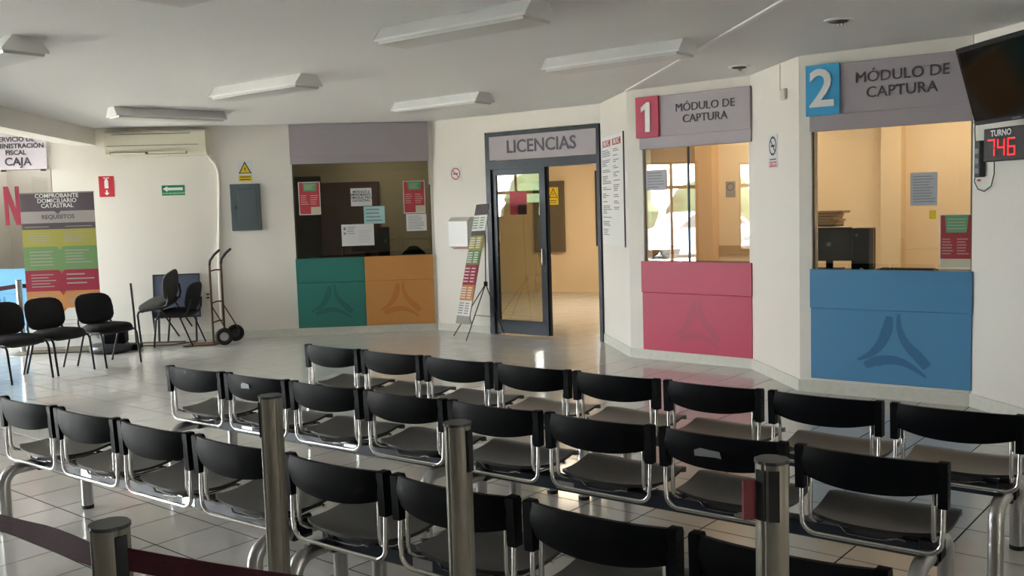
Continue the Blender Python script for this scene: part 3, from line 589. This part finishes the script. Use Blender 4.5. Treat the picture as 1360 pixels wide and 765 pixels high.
# air conditioner
t = on(FB, 'air_conditioner', 'cream wall air conditioner with slotted outlet, under the ceiling', 'air conditioner', .50, 2.53)
obj('body', MB().prism([(0, 0), (0, .34), (-.15, .34), (-.20, .31), (-.205, .12), (-.17, .03), (-.10, .0)], 0, 1.30, 'x'), M['cream'], t)
obj('end_cover', MB().prism([(0, -.005), (0, .345), (-.155, .345), (-.207, .315), (-.212, .12), (-.176, .025), (-.10, -.005)], 1.22, 1.315, 'x'), M['cream'], t)
obj('grille_slot', MB().box(.10, 1.12, -.212, -.19, .285, .292), M['creamd'], t); obj('grille_slot', MB().box(.03, 1.22, -.2085, -.19, .135, .142), M['creamd'], t)
obj('air_outlet', MB().prism([(-.204, .052), (-.19, .025), (-.17, .02), (-.17, .05)], .06, 1.06, 'x'), M['creamd'], t)
obj('louver', MB().prism([(-.212, .045), (-.206, .040), (-.188, .022), (-.194, .02)], .07, .52, 'x'), M['cream'], t); obj('louver', MB().prism([(-.216, .055), (-.208, .045), (-.186, .032), (-.192, .028)], .56, 1.05, 'x'), M['cream'], t)
pts = [(1.78, -.10, 2.56), (1.80, -.03, 2.53), (1.84, -.022, 2.47), (1.895, -.022, 2.40), (1.925, -.022, 2.30), (1.93, -.022, 2.1), (1.90, -.022, 1.6), (1.87, -.022, 1.1), (1.86, -.022, .75), (1.86, -.022, .11)]
o = obj('drain_conduit', MB().tube([FB.w(*p) for p in pts], .020, 10), M['wall']); tag(o, 'white painted conduit running from the air conditioner down the wall', 'pipe')
t = on(FB, 'wall_outlet', 'small worn wall outlet left of the hand truck', 'outlet', 1.65, .54); obj('plate', MB().bbox(0, .08, -.012, 0, 0, .12, .003), M['base'], t)
for z in (.03, .075): obj('socket', MB().box(.02, .06, -.014, -.012, z, z + .022), M['ink'], t)
o = obj('corner_duct', MB().box(FB.L - .06, FB.L - .035, -.02, 0, 2.05, CEIL), M['base'], loc=(PLL.x, PLL.y, 0), rot=(0, 0, FB.a)); tag(o, 'thin vertical cable duct in the corner right of the far header board', 'duct')
# dispenser
t = on(FD, 'paper_dispenser', 'white wall dispenser box left of the office door', 'dispenser', .43, 1.17)
obj('housing', MB().prism([(0, .40), (-.13, .40), (-.20, .36), (-.20, .02), (-.12, 0), (0, 0)], 0, .33, 'x'), M['white'], t); obj('top_cover', MB().prism([(0, .402), (-.13, .402), (-.20, .362), (-.204, .362), (-.132, .412), (0, .412)], -.005, .335, 'x'), M['base'], t)
obj('red_label', MB().box(.07, .33, -.202, -.14, -.012, -.002), M['pred'], t)
# price list board
t = on(FL, 'price_list_board', 'tall white price list board with two columns right of the door', 'notice board', .06, 1.215)
obj('board', MB().bbox(0, 1.07, -.012, -.001, 0, 1.285, .002), M['white'], t)
obj('edge_strip', MB().bbox(1.062, 1.074, -.016, -.001, 0, 1.285, .002), M['letter'], t)
for x in (.10, .58):
    obj('logo_block', MB().box(x, x + .38, -.0135, -.012, 1.16, 1.235), M['pred'], t); text('lettering', 'IMUVIC', .085, (x + .19, -.0145, 1.197), M['white'], t, bold=.001, extrude=.0005, xs=1.0)
mb = MB()
for x, w_ in ((.07, .42), (.60, .30)):
    z = 1.11
    while z > (.10 if x < .3 else .38):
        for k in range(random.randint(1, 5)):
            mb.box(x, x + w_ * random.uniform(.35, 1), -.0128, -.012, z, z + .010); z -= .021
        z -= .03
obj('small_print', mb, M['greyink'], t)
# ------------------------------------------------------------------ glass of the service windows
def pane(name, fr, x0, x1, z0, z1, m, joints=()):
    o = struct(name, MB().box(x0, x0 + .012, .03, .05, z0, z1).box(x1 - .012, x1, .03, .05, z0, z1), M['dark'] if name == 'window_6' else M['alu'], loc=(fr.o.x, fr.o.y, 0), rot=(0, 0, fr.a))
    e = [x0 + .012] + list(joints) + [x1 - .012]
    for a, b in zip(e[:-1], e[1:]): obj('pane', MB().box(a + .001, b - .001, .036, .042, z0, z1), m, o)
    return o
pane('window_6', FB, 2.91, 4.80, 1.06, 2.39, M['glassd']); pane('window_7', FP, .195, 1.46, 1.06, 2.28, M['glassb'], (.735,)); pane('window_8', FU, .11, 1.375, 1.06, 2.28, M['glassb'], (.62,))
pane('window_9', FB, -2.28, -.29, 1.06, 2.4, M['glassb'])
o = obj('sliding_glass_stile', MB().bbox(.725, .745, .028, .05, 1.062, 2.28, .002), M['frame'], loc=(P2.x, P2.y, 0), rot=(0, 0, FP.a)); tag(o, 'thin dark stile between the two glass panes of booth one', 'window part')
for k, (lx, lb) in enumerate(((-.93, 'large dark red letter N on the glass at the far left'), (-1.13, 'dark red stroke letter at the left edge of the far glass'))):
    mb = MB().box(lx, lx + .05, .026, .032, 1.66, 2.18)
    if k == 0: mb = MB().prism([(lx, 2.18), (lx + .06, 2.18), (lx + .15, 1.86), (lx + .15, 2.18), (lx + .20, 2.18), (lx + .20, 1.66), (lx + .14, 1.66), (lx + .05, 1.98), (lx + .05, 1.66), (lx, 1.66)], .026, .032, 'y')
    o = obj('window_letter', mb, M['bred'], loc=(PLL.x, PLL.y, 0), rot=(0, 0, FB.a)); tag(o, lb, 'lettering', 'red letters on the far left glass')
# ------------------------------------------------------------------ offices behind
def slab(name, pts, m, z0=0, z1=CEIL):  # wall from a to b with thickness
    a, b = Vector(pts[0]), Vector(pts[1]); d = (b - a); L = d.length; fr = Fr(a, b)
    return wall(name, fr, [(0, L, 0, .1, z0, z1)], m)
slab('wall_cashier_back', ((-8.0, 15.3), (-4.0, 15.6)), M['wall']); slab('wall_cashier_right', ((-5.35, 15.5), (-5.2, 13.2)), M['wall'])
# far service window office (dim)
g = lambda x, y: FB.w(x, y).to_2d()
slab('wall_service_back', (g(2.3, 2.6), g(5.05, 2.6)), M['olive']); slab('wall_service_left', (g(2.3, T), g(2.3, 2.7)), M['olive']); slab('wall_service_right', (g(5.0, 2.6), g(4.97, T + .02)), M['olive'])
o = thing('storage_cabinet', 'tall dark maroon cabinet inside the far service window', 'cabinet', tuple(FB.w(3.03, 2.2)), FB.a)
obj('carcass', MB().bbox(0, .95, 0, .39, 0, 2.18, .004), M['maroon'], o)
for k in range(2): dd = obj('cabinet_door', MB().bbox(.01 + k * .475, .465 + k * .475, -.018, -.001, .05, 2.15, .003), M['maroon'], o); obj('handle', MB().bbox((.42, .50)[k], (.435, .515)[k], -.03, -.018, 1.0, 1.15, .003), M['dark'], dd)
struct('door_2', MB().box(2.50, 3.02, 2.54, 2.60, 0, 2.30).box(2.46, 2.50, 2.53, 2.6, 0, 2.35), M['darkdoor'], loc=(PLL.x, PLL.y, 0), rot=(0, 0, FB.a))
def desk(fr, label, x0, x1, y0, y1, z, m='wood'):
    t = on(fr, 'office_desk', label, 'desk', x0, 0, y0)
    obj('worktop', MB().bbox(0, x1 - x0, 0, y1 - y0, z - .03, z, .003), M[m], t)
    for a, b in ((.03, .03), (x1 - x0 - .07, .03), (.03, y1 - y0 - .07), (x1 - x0 - .07, y1 - y0 - .07)): obj('leg', MB().box(a, a + .04, b, b + .04, 0, z - .03), M['dark'], t)
    return t
def monitor(fr, label, x, y, z, w_=.45, h_=.28, rz=0, face=1):
    t = on(fr, 'computer_monitor', label, 'monitor', x, z, y); t.rotation_euler = (0, 0, fr.a + rz)
    obj('casing', MB().bbox(-w_ / 2, w_ / 2, -.025, .02, .08, .08 + h_, .008), M['black'], t)
    obj('stand', MB().bbox(-.03, .03, .0, .03, .01, .14, .004), M['black'], t); obj('stand_foot', MB().bbox(-.12, .12, -.08, .10, 0, .014, .004), M['black'], t)
    obj('emblem', MB().cyl((0, -.026, .08 + h_ * .5), .02, .0015, 'y', 12), M['greyink'], t); return t
desk(FB, 'dark desk inside the far service window', 3.0, 4.9, .25, .85, 1.045)
monitor(FB, 'black monitor seen from behind in the far service window', 3.86, .55, 1.045, .42, .26)
t = on(FB, 'computer_case', 'black computer case standing beside the monitor in the far window', 'computer', 4.02, 1.045, .62); obj('case', MB().bbox(0, .16, 0, .2, 0, .42, .006), M['black'], t); obj('front_badge', MB().box(.09, .12, -.002, 0, .2, .24), M['greyink'], t)
t = on(FB, 'office_chair', 'rounded black chair back showing above the orange counter', 'chair', 4.52, 0, 1.15)
mb = MB().grid2(lambda u, v: ((u - .5) * .46 * (1 - .5 * v ** 4), .06 * (abs(u - .5) * 2) ** 2 * -1, .80 + .36 * v - .06 * abs(u * 2 - 1) ** 3 * v), 14, 8, lambda u, v: (0, .05, 0)); obj('backrest', mb, M['fabric'], t)
obj('seat', MB().bbox(-.23, .23, -.45, .02, .68, .74, .02), M['fabric'], t); obj('column', MB().cyl((0, -.2, .06), .03, .62), M['dark'], t); obj('base', MB().lathe([(.26, 0), (.26, .03), (.05, .07)], c=(0, -.2, 0), n=10), M['dark'], t)
# office beyond the door
slab('wall_office_back', ((-3.6, 20.27), (1.66, 18.46)), M['peach']); slab('wall_office_right', ((2.55, 18.2), (1.42, 11.95)), M['peach']); slab('wall_office_left', ((-1.17, 16.2), (-3.5, 20.2)), M['peach'])
o = struct('wall_office_window_side', MB().box(0, .95, 0, .1, 0, .9).box(0, .95, 0, .1, 2.35, CEIL), M['peach'], loc=(1.66, 18.46, 0), rot=(0, 0, math.radians(-19)))
f = struct('window_10', MB().box(0, .06, -.02, .06, .9, 2.35).box(.06, .95, -.02, .06, .9, .95).box(.06, .95, -.02, .06, 2.3, 2.35).box(.06, .95, -.02, .06, 1.9, 1.96), M['darkdoor'], loc=(1.66, 18.46, 0), rot=(0, 0, math.radians(-19))); obj('pane', MB().box(.06, .95, .0, .008, .95, 2.3), M['glass'], f)
fo = Fr(Vector((-3.6, 20.27)), Vector((1.66, 18.46)))
sx = (Vector((.73, 18.78)) - fo.o).dot(fo.d)
t = on(fo, 'electrical_cabinet', 'brown electrical cabinet on the peach wall seen through the open door', 'electrical panel', sx - .25, .80, -.0)
obj('enclosure', MB().bbox(0, .62, -.10, 0, 0, 1.38, .005), M['brown'], t)
warn(fo, 'yellow hazard sign on the brown cabinet beyond the office door', sx + .07, 1.72, .20, .34, -.101, False)
# office behind the numbered booths
slab('wall_booths_left', ((1.50, 13.2), (1.36, 11.72)), M['peach'])
fb2 = Fr(Vector((1.35, 13.25)), Vector((1.35, 13.25)) + Vector((math.cos(math.radians(-38)), math.sin(math.radians(-38)))) * 6.4)
wall('wall_booths_back', fb2, [(0, 6.4, 0, .1, 0, CEIL), (3.75, 3.97, -.18, 0, 0, CEIL)], M['peach'])
wall('trim_4', fb2, [(1.44, 1.68, -.18, 0, 0, CEIL)], mat('pillar_orange', (0.70, 0.46, 0.23), 0.6))  # booth one pillar, a deeper orange than the peach walls
t = on(fb2, 'grey_sign', 'small grey sign with a dark ring on the peach wall inside booth one', 'sign', 1.78, 1.74); obj('plate', MB().box(0, .13, -.004, -.001, 0, .20), M['bgl'], t); obj('ring', ring_mb(.065, .13, .05, .012, -.0055), M['letter'], t)  # light grey plate with a darker ring
slab('wall_booths_right', ((6.35, 9.4), (3.85, 7.55)), M['peach'])
wall('trim_3', fb2, [(1.68, 2.8, -.02, 0, 1.02, 1.13), (0.0, 1.44, -.02, 0, 1.02, 1.13)], M['folder'])
desk(FP, 'dark desk ledge behind the glass of booth one', .1, 1.5, .18, .62, 1.045)
desk(FU, 'dark desk ledge behind the glass of booth two', 0.17, 1.36, .18, .72, 1.045)
monitor(FU, 'black monitor seen from behind in booth two', .125, .42, 1.05, .40, .30, math.radians(8))
t = on(FU, 'computer_case', 'black computer case beside the monitor in booth two', 'computer', .30, 1.048, .48); obj('case', MB().bbox(0, .16, 0, .2, 0, .37, .006), M['black'], t); obj('power_button', MB().cyl((.05, -.003, .31), .012, .003, 'y', 12), M['alu'], t)
t = on(FU, 'shelf_of_folders', 'brown folder stack above the monitor in booth two', 'folders', -.12, 1.45, .60)
for k in range(5): obj('folder', MB().bbox(0, random.uniform(.22, .32), 0, .25, k * .026, k * .026 + .022, .003), M['folder'], t)
obj('tray', MB().bbox(-.01, .24, -.01, .26, -.02, -.002, .003), M['dark'], t); obj('post', MB().box(0, .03, .1, .13, -.40, -.02), M['dark'], t)
t = on(FU, 'keyboard', 'black keyboard lying behind the blue counter', 'keyboard', .60, 1.046, .22); obj('body', MB().bbox(0, .46, 0, .14, 0, .028, .004), M['black'], t)
kb = MB()
for a in range(14):
    for b in range(4): kb.box(.015 + a * .031, .041 + a * .031, .012 + b * .03, .036 + b * .03, .028, .036)
o = obj('keys', kb, M['rubber'], t); o['kind'] = 'stuff'
t = on(FU, 'paper_scrap', 'small crumpled cream paper on the ledge of booth two', 'paper', .43, 1.046, .22); obj('sheet', MB().add([(0, 0, 0), (.05, .01, .03), (.09, 0, .005), (.06, .05, .012), (.02, .04, .035), (.13, .03, .022)], [(0, 1, 4), (1, 2, 3), (1, 3, 4), (2, 5, 3), (0, 4, 3)]), M['cream'], t)
t = on(FP, 'office_item', 'dark binder standing at the left end of booth one', 'binder', .17, 1.046, .2); obj('cover', MB().prism([(0, 0), (.10, 0), (.10, .12), (0, .07)], 0, .2, 'y'), M['dark'], t)
# ------------------------------------------------------------------ television and turn display
tv = thing('television', 'black flat television tilted down high on the right wall', 'television', (3.289, 7.081, 2.749)); tv.rotation_mode = 'XYZ'
yaw = -1.46; tl = .289
tv.matrix_world = Matrix.Translation((3.289, 7.081, 2.749)) @ Matrix.Rotation(yaw, 4, 'Z') @ Matrix.Rotation(tl, 4, 'X')
b = obj('bezel', MB().bbox(0, .98, 0, .05, -.58, 0, .006), M['tvframe'], tv); obj('screen', MB().box(.035, .945, -.002, .001, -.535, -.035), M['screen'], tv)
obj('lower_trim', MB().bbox(.0, .98, -.004, .002, -.578, -.548, .002), M['dark'], tv)
obj('maker_mark', MB().box(.44, .54, -.0045, -.004, -.568, -.558), M['greyink'], tv)
obj('mount', MB().bbox(.35, .63, .05, .20, -.42, -.14, .01), M['dark'], tv); obj('bracket_arm', MB().tube([(.49, .15, -.28), (.49, .46, -.18)], .025, 8), M['dark'], tv)
t = on(FT, 'turn_number_display', 'black turn number display with red glowing digits below the television', 'display', .25, 1.93)
obj('casing', MB().bbox(0, .80, -.10, -.04, 0, .245, .006), M['dispb'], t); obj('wall_bracket', MB().box(.3, .5, -.04, 0, .08, .18), M['dark'], t)
def seg(n, x, z, w_, h_, y):
    on_ = {'7': 'abc', '4': 'fgbc', '6': 'afgedc'}[n]; mb = MB(); q = .012
    S_ = {'a': (x, x + w_, z + h_ - q, z + h_), 'g': (x, x + w_, z + h_ / 2 - q / 2, z + h_ / 2 + q / 2), 'd': (x, x + w_, z, z + q), 'f': (x, x + q, z + h_ / 2 + .004, z + h_ - .004), 'e': (x, x + q, z + .004, z + h_ / 2 - .004), 'b': (x + w_ - q, x + w_, z + h_ / 2 + .004, z + h_ - .004), 'c': (x + w_ - q, x + w_, z + .004, z + h_ / 2 - .004)}
    for s in on_: a, b_, c, d = S_[s]; mb.box(a, b_, y - .003, y, c, d)
    return mb
for k, n in enumerate('746'): obj('digit', seg(n, (.05 + k * .105), .035, .078, .13, -.1005), M['led'], t)
text('lettering', 'TURNO', .062, (.19, -.102, .205), M['white'], t, bold=.002, extrude=.0005); text('lettering', 'CAJA', .05, (.68, -.102, .205), M['white'], t, bold=.002, extrude=.0005)
t = on(FT, 'power_strip', 'dark power strip fixed to the wall beside the turn display', 'power strip', .05, 1.80)
obj('body', MB().bbox(.03, .10, -.05, 0, .02, .30, .006), M['dark'], t)
for k in range(3): obj('socket', MB().bbox(.045, .085, -.053, -.05, .05 + k * .075, .09 + k * .075, .002), M['greyink'], t)
obj('paper_label', MB().box(0, .06, -.003, -.001, .0, .26), M['paper'], t); obj('red_print', MB().box(.01, .035, -.0045, -.003, .03, .05).box(.01, .035, -.0045, -.003, .09, .11).box(.01, .035, -.0045, -.003, .16, .18).box(.01, .05, -.0045, -.003, -.01, .005), M['pred'], t)
cbl = [FT.w(*p) for p in ((.07, -.03, 1.83), (.06, -.03, 1.79), (.09, -.02, 1.73), (.16, -.02, 1.71), (.24, -.02, 1.75), (.27, -.02, 1.84), (.27, -.02, 1.95), (.26, -.03, 2.05))]
o = obj('cable', MB().tube(cbl, .004, 6), M['rubber']); tag(o, 'thin dark cable looping below the turn display', 'cable', 'wall cables')
cbl = [FT.w(*p) for p in ((.08, -.04, 2.10), (.06, -.03, 2.20), (.08, -.03, 2.28), (.16, -.03, 2.22), (.22, -.04, 2.26), (.3, -.06, 2.35))]
o = obj('cable', MB().tube(cbl, .004, 6), M['rubber']); tag(o, 'thin dark cable hanging between the television and the power strip', 'cable', 'wall cables')
# ------------------------------------------------------------------ roll-up banner at the left
def banner(label, loc, rz, w_, h_, bands, title):
    t = thing('standing_banner', label, 'banner', loc, rz); z = h_
    obj('base', MB().bbox(-w_ / 2, w_ / 2, -.05, .12, 0, .08, .02), M['alu'], t)
    obj('support_pole', MB().cyl((0, .04, .07), .012, h_ - .09), M['alu'], t); obj('top_rail', MB().cyl((-w_ / 2, .006, h_), .010, w_, 'x'), M['alu'], t)
    obj('sheet', MB().box(-w_ / 2, w_ / 2, 0, .003, .07, h_), M['bwhite'], t)
    for m, hh, notch in bands:
        pts = [(-w_ / 2, z), (w_ / 2, z), (w_ / 2, z - hh), (.04, z - hh), (0, z - hh - notch), (-.04, z - hh), (-w_ / 2, z - hh)]
        if notch == 0: pts = [(-w_ / 2, z), (w_ / 2, z), (w_ / 2, z - hh), (-w_ / 2, z - hh)]
        bb = obj('colour_band', MB().prism(pts, -.0015 - (.0008 if notch else 0), -.0002, 'y'), M[m], t)
        if m in ('bolive', 'bgreen', 'bred', 'bor'):
            mb = lines_mb(-w_ * .42, -w_ * .08, z - hh * .85, z - hh * .15, 5, -.003); m2 = lines_mb(w_ * .06, w_ * .44, z - hh * .75, z - hh * .12, 5 if m != 'bred' else 3, -.003); mb.add(m2.v, m2.f); obj('small_print', mb, M['bgl'], bb)
        z -= hh
    return t
t = banner('tall roll-up banner with grey, yellow, green, red and orange bands at the left wall', (-5.76, 12.20, 0), math.radians(3), .92, 2.055, [('bgrey', .23, .04), ('bgl', .15, 0), ('bgrey', .08, 0), ('bolive', .22, .05), ('bgreen', .30, .05), ('bred', .27, .06), ('bor', .22, .05)], None)
text('lettering', 'COMPROBANTE\nDOMICILIARIO\nCATASTRAL', .074, (0, -.004, 1.955), M['bwhite'], t, bold=.0007, extrude=.0006, ls=.85); text('lettering', 'REQUISITOS', .075, (0, -.003, 1.75), M['bgrey'], t, bold=.0018, extrude=.0006)
obj('small_print', lines_mb(-.42, -.12, 1.62, 1.635, 1, -.003, .8, .05), M['bgl'], t); obj('small_print', lines_mb(.08, .42, 1.62, 1.635, 1, -.003, .8, .05), M['bgl'], t); obj('small_print', lines_mb(-.1, .3, .25, .45, 4, -.001, .15), M['greyink'], t)
# x-stand banner beside the door
t = thing('easel_banner', 'narrow leaning banner on a black folding stand beside the office door', 'banner', (-.72, 12.50, 0), 0)
F1, F2, RR = Vector((-.80, 12.70, 0)) - t.location, Vector((-.61, 12.15, 0)) - t.location, Vector((-.12, 12.70, 0)) - t.location
wv = (F2 - F1)
B0 = F1 + Vector((.035, 0, .17)); B1 = F2 + Vector((.035, 0, .21)); T0 = Vector((-.43, 12.55, 1.745)) - t.location; T1 = Vector((-.245, 12.12, 1.755)) - t.location
fb_ = Vector((-.02, -.008, 0))
def bp(u, v, o_=0):
    a = B0.lerp(B1, u); b_ = T0.lerp(T1, u); p = a.lerp(b_, v); p += fb_ * o_ * 3
    if v < .09: p += Vector((.05, .0, 0)) * (1 - v / .09) ** 2 * (u > .5)
    return p
bands = [(0, .07, 'bgl'), (.07, .20, 'bwhite'), (.20, .33, 'bor'), (.33, .50, 'bred'), (.50, .62, 'bgreen'), (.62, .74, 'bolive'), (.74, .78, 'bgrey'), (.78, .91, 'bwhite'), (.91, 1.0, 'bgrey')]
obj('sheet', MB().grid2(lambda u, v: bp(u, v, -.05), 6, 20, lambda u, v: (.002, .001, 0)), M['bwhite'], t)
for a, b_, m in bands:
    bb = obj('colour_band', MB().grid2(lambda u, v: bp(u, a + (b_ - a) * v, .10), 4, 5, lambda u, v: (.001, 0, 0)), M[m], t)
    mb = MB()
    if m in ('bred', 'bgreen', 'bolive', 'bor', 'bwhite'):
        for k in range(5):
            for (u0, u1) in ((.08, .45), (.58, .88)):
                v = a + (b_ - a) * (.15 + k * .16); q = [bp(u0, v, .25), bp(u1, v, .25), bp(u1, v + .009, .25), bp(u0, v + .009, .25)]; mb.add(q, [(0, 1, 2, 3)])
        obj('small_print', mb, M['bwhite'] if m != 'bwhite' else M['bgreen'] if a > .5 else M['greyink'], bb)
hub = (F1 + F2) * .5 * .3 + RR * .25 + Vector((.02, 0, .72)); hub = Vector((-.34, 12.30, .72)) - t.location
for p in (F1, F2, RR): obj('leg', MB().tube([p + Vector((0, 0, .004)), hub], .007, 8), M['tube'], t)
obj('mast', MB().tube([hub, (T0 + T1) * .5 + Vector((.02, 0, 0))], .007, 8), M['tube'], t); obj('hub', MB().cyl(hub + Vector((0, 0, -.03)), .025, .06), M['rubber'], t)
obj('brace', MB().tube([F2.lerp(hub, .45), RR.lerp(hub, .35)], .004, 6), M['tube'], t)
# ------------------------------------------------------------------ visitor chairs
def visitor_chair(label, cx, cy, face, group='black padded visitor chairs', mfab='fabric', z=0.0, cat='chair'):
    # faces local -y; face is the direction it faces, in degrees
    t = thing('visitor_chair', label, cat, (cx, cy, z), math.radians(face + 90), group)
    def blob(cxx, cyy, cz, a, b, c, p=3.0, n=20, m=10):
        mb = MB(); prof = []
        vs = []; fs = []
        for j in range(m + 1):
            ph = -math.pi / 2 + math.pi * j / m; cz_ = math.copysign(abs(math.sin(ph)) ** (.8), math.sin(ph)); cr = abs(math.cos(ph)) ** .45
            for k in range(n):
                q = 2 * math.pi * k / n; ex = math.copysign(abs(math.cos(q)) ** (2 / p), math.cos(q)); ey = math.copysign(abs(math.sin(q)) ** (2 / p), math.sin(q))
                vs.append((ex * a * cr, ey * b * cr, cz_ * c))
        for j in range(m):
            for k in range(n): fs.append((j * n + k, j * n + (k + 1) % n, (j + 1) * n + (k + 1) % n, (j + 1) * n + k))
        return vs, fs
    vs, fs = blob(0, 0, 0, .25, .22, .060, 3.6)
    mb = MB().add([(x, y - .01, zz + .435 + (.0 if y > -.15 else -.01)) for x, y, zz in vs], fs, True); obj('seat', mb, M[mfab], t)
    vs, fs = blob(0, 0, 0, .25, .185, .032, 3.4); R = Matrix.Rotation(math.radians(90 - 12), 3, 'X')
    mb = MB().add([Vector((0, .235, .655)) + R @ Vector((x, y, zz)) + Vector((0, -.25 * x * x * 2, 0)) for x, y, zz in vs], fs, True); obj('backrest', mb, M[mfab], t)
    r = .011
    for s in (-1, 1):
        x = s * .235
        obj('front_leg', MB().tube([(x, -.26, 0), (x, -.215, .36), (x, -.19, .398), (x, -.15, .402), (x * .96, .10, .402), (x * .95, .19, .43), (x * .93, .225, .50), (x * .8, .245, .62)], r, 8, flat=1.3), M['tube'], t)
        obj('rear_leg', MB().tube([(x, .26, 0), (x, .10, .40)], r, 8), M['tube'], t)
    obj('cross_rail', MB().tube([(-.235, -.14, .39), (.235, -.14, .39)], r, 8), M['tube'], t); obj('cross_rail', MB().tube([(-.23, .12, .39), (.23, .12, .39)], r, 8), M['tube'], t)
    return t
visitor_chair('black padded visitor chair cut by the left edge of the picture', -5.37, 10.20, -30)
visitor_chair('black padded visitor chair in front of the tall banner, middle of three', -5.13, 10.68, -27)
visitor_chair('black padded visitor chair nearest to the hand truck, right of the banner', -4.77, 11.13, -30)
ca = visitor_chair('worn black visitor chair against the wall, lower of the stacked pair', -4.46, 12.66, 178, 'stacked visitor chairs')
cb = visitor_chair('worn grey-black visitor chair, upper of the stacked pair', -4.61, 12.60, 178, 'stacked visitor chairs', 'fabricg', .155)
cb.rotation_euler = (math.radians(7), math.radians(9), math.radians(268))
# leaning panel
fp_ = FB.w(.98, -.02); t = thing('leaning_panel', 'blue-grey panel leaning on the wall behind the stacked chairs', 'panel', tuple(FB.w(.98, -.12)), FB.a)
R = Matrix.Rotation(math.radians(-6), 4, 'X')
obj('board', MB().box(0, .60, -.0, .02, .34, .92, R), M['bluepanel'], t); obj('edge_frame', MB().box(-.01, .61, -.008, .025, .91, .93, R).box(-.01, .61, -.008, .025, .33, .35, R).box(-.012, .0, -.008, .025, .33, .93, R).box(.60, .612, -.008, .025, .33, .93, R), M['dark'], t)
for x in (.05, .55): obj('foot', MB().box(x - .012, x + .012, 0, .02, 0, .34, R), M['dark'], t)
# hand truck
t = thing('hand_truck', 'rusty two-wheeled hand truck leaning by the far wall', 'hand truck', (-3.93, 12.62, 0), math.radians(14))
for y, nm in ((-.14, 0), (.14, 1)):
    x0 = -.06 + (.13 if nm else 0)
    obj('upright', MB().tube([(x0, y, .03), (x0, y, 1.02), (x0 + .0, y, 1.08)], .014, 8), M['rust'], t)
    obj('handle', MB().tube([(x0, y, 1.06), (x0 + .01, y, 1.12), (x0 + .07, y, 1.20), (x0 + .14, y, 1.26)], .016, 8), M['rubber'], t)
    obj('wheel_strut', MB().tube([(x0, y, .52), (x0 + .20, y, .14)], .008, 8), M['rust'], t)
    w_ = obj('wheel', MB().tube([Vector((x0 + .14 + .085 * math.cos(a), y * 1.25, .115 + .085 * math.sin(a))) for a in [2 * math.pi * k / 24 for k in range(25)]], .030, 10, caps=False), M['rubber'], t)
    obj('wheel_hub', MB().cyl((x0 + .14, y * 1.25 - .02, .115), .055, .04, 'y', 16), M['leg'] if nm == 0 else M['dark'], w_)
for z in (.30, .56, .98): obj('crossbar', MB().tube([(-.06, -.14, z), (.0, 0, z + .01), (.07, .14, z)], .010, 8), M['rust'], t)
obj('toe_plate', MB().add([(-.45, -.16, .006), (-.06, -.16, .006), (.07, .16, .006), (-.34, .16, .006), (-.45, -.16, .016), (-.06, -.16, .016), (.07, .16, .016), (-.34, .16, .016)], [(3, 2, 1, 0), (4, 5, 6, 7), (0, 1, 5, 4), (1, 2, 6, 5), (2, 3, 7, 6), (3, 0, 4, 7)]), M['rust'], t)
obj('axle', MB().tube([(.08, -.17, .115), (.21, .17, .115)], .010, 8), M['rust'], t)
# rusty floor frame under the stacked chairs
t = thing('floor_frame', 'rusty flat steel frame lying on the tiles under the stacked chairs', 'frame', (-4.95, 12.68, 0), math.radians(5))
obj('frame_bar', MB().tube([(-.42, -.10, .012), (.42, -.16, .012)], .010, 6), M['rust'], t); obj('frame_bar', MB().tube([(-.45, .20, .012), (.50, .16, .012)], .010, 6), M['rust'], t)
obj('frame_bar', MB().tube([(.42, -.16, .014), (.66, .14, .014)], .010, 6), M['rust'], t); obj('frame_bar', MB().tube([(-.42, -.10, .014), (-.45, .20, .014)], .010, 6), M['rust'], t)
# floor machine behind the third chair
t = thing('floor_machine', 'dark grey round floor machine with thin upright handle behind the visitor chair', 'floor machine', (-5.18, 12.15, 0), math.radians(10))
obj('disc_base', MB().lathe([(.24, .012), (.26, .03), (.26, .075), (.22, .11), (.08, .12)], n=32), M['dark'], t)
obj('motor_box', MB().bbox(-.06, .20, -.10, .14, .11, .30, .015), M['black'], t)
obj('handle_pole', MB().tube([(.30, .10, .06), (.28, .14, .5), (.25, .2, .86)], .014, 8), M['tube'], t); obj('pole_foot', MB().bbox(.20, .36, .02, .20, .01, .08, .01), M['black'], t); obj('hose_coil', MB().tube([(-.22 + .06 * math.cos(a), .1 + .03 * a / 6, .17 + .06 * math.sin(a)) for a in [k * .5 for k in range(26)]], .012, 6), M['leg'], t)
t = thing('spare_post_base', 'round grey base plate on the floor behind the middle visitor chair', 'base plate', (-6.05, 12.75, 0)); obj('plate', MB().lathe([(.20, 0), (.20, .012), (.05, .03)], n=28), M['alu'], t); obj('stub', MB().cyl((0, 0, .03), .03, .25), M['leg'], t)
sticker(bs[2], 1, -.02, .685, .075, .035, 'small torn white sticker'); sticker(bs[3], 2, -.03, .665, .12, .035, 'worn grey sticker remnant'); sticker(bs[5], 3, .06, .63, .05, .03, 'small torn white sticker')
sticker(bs[5], 3, -.09, .60, .04, .03, 'small torn white sticker')
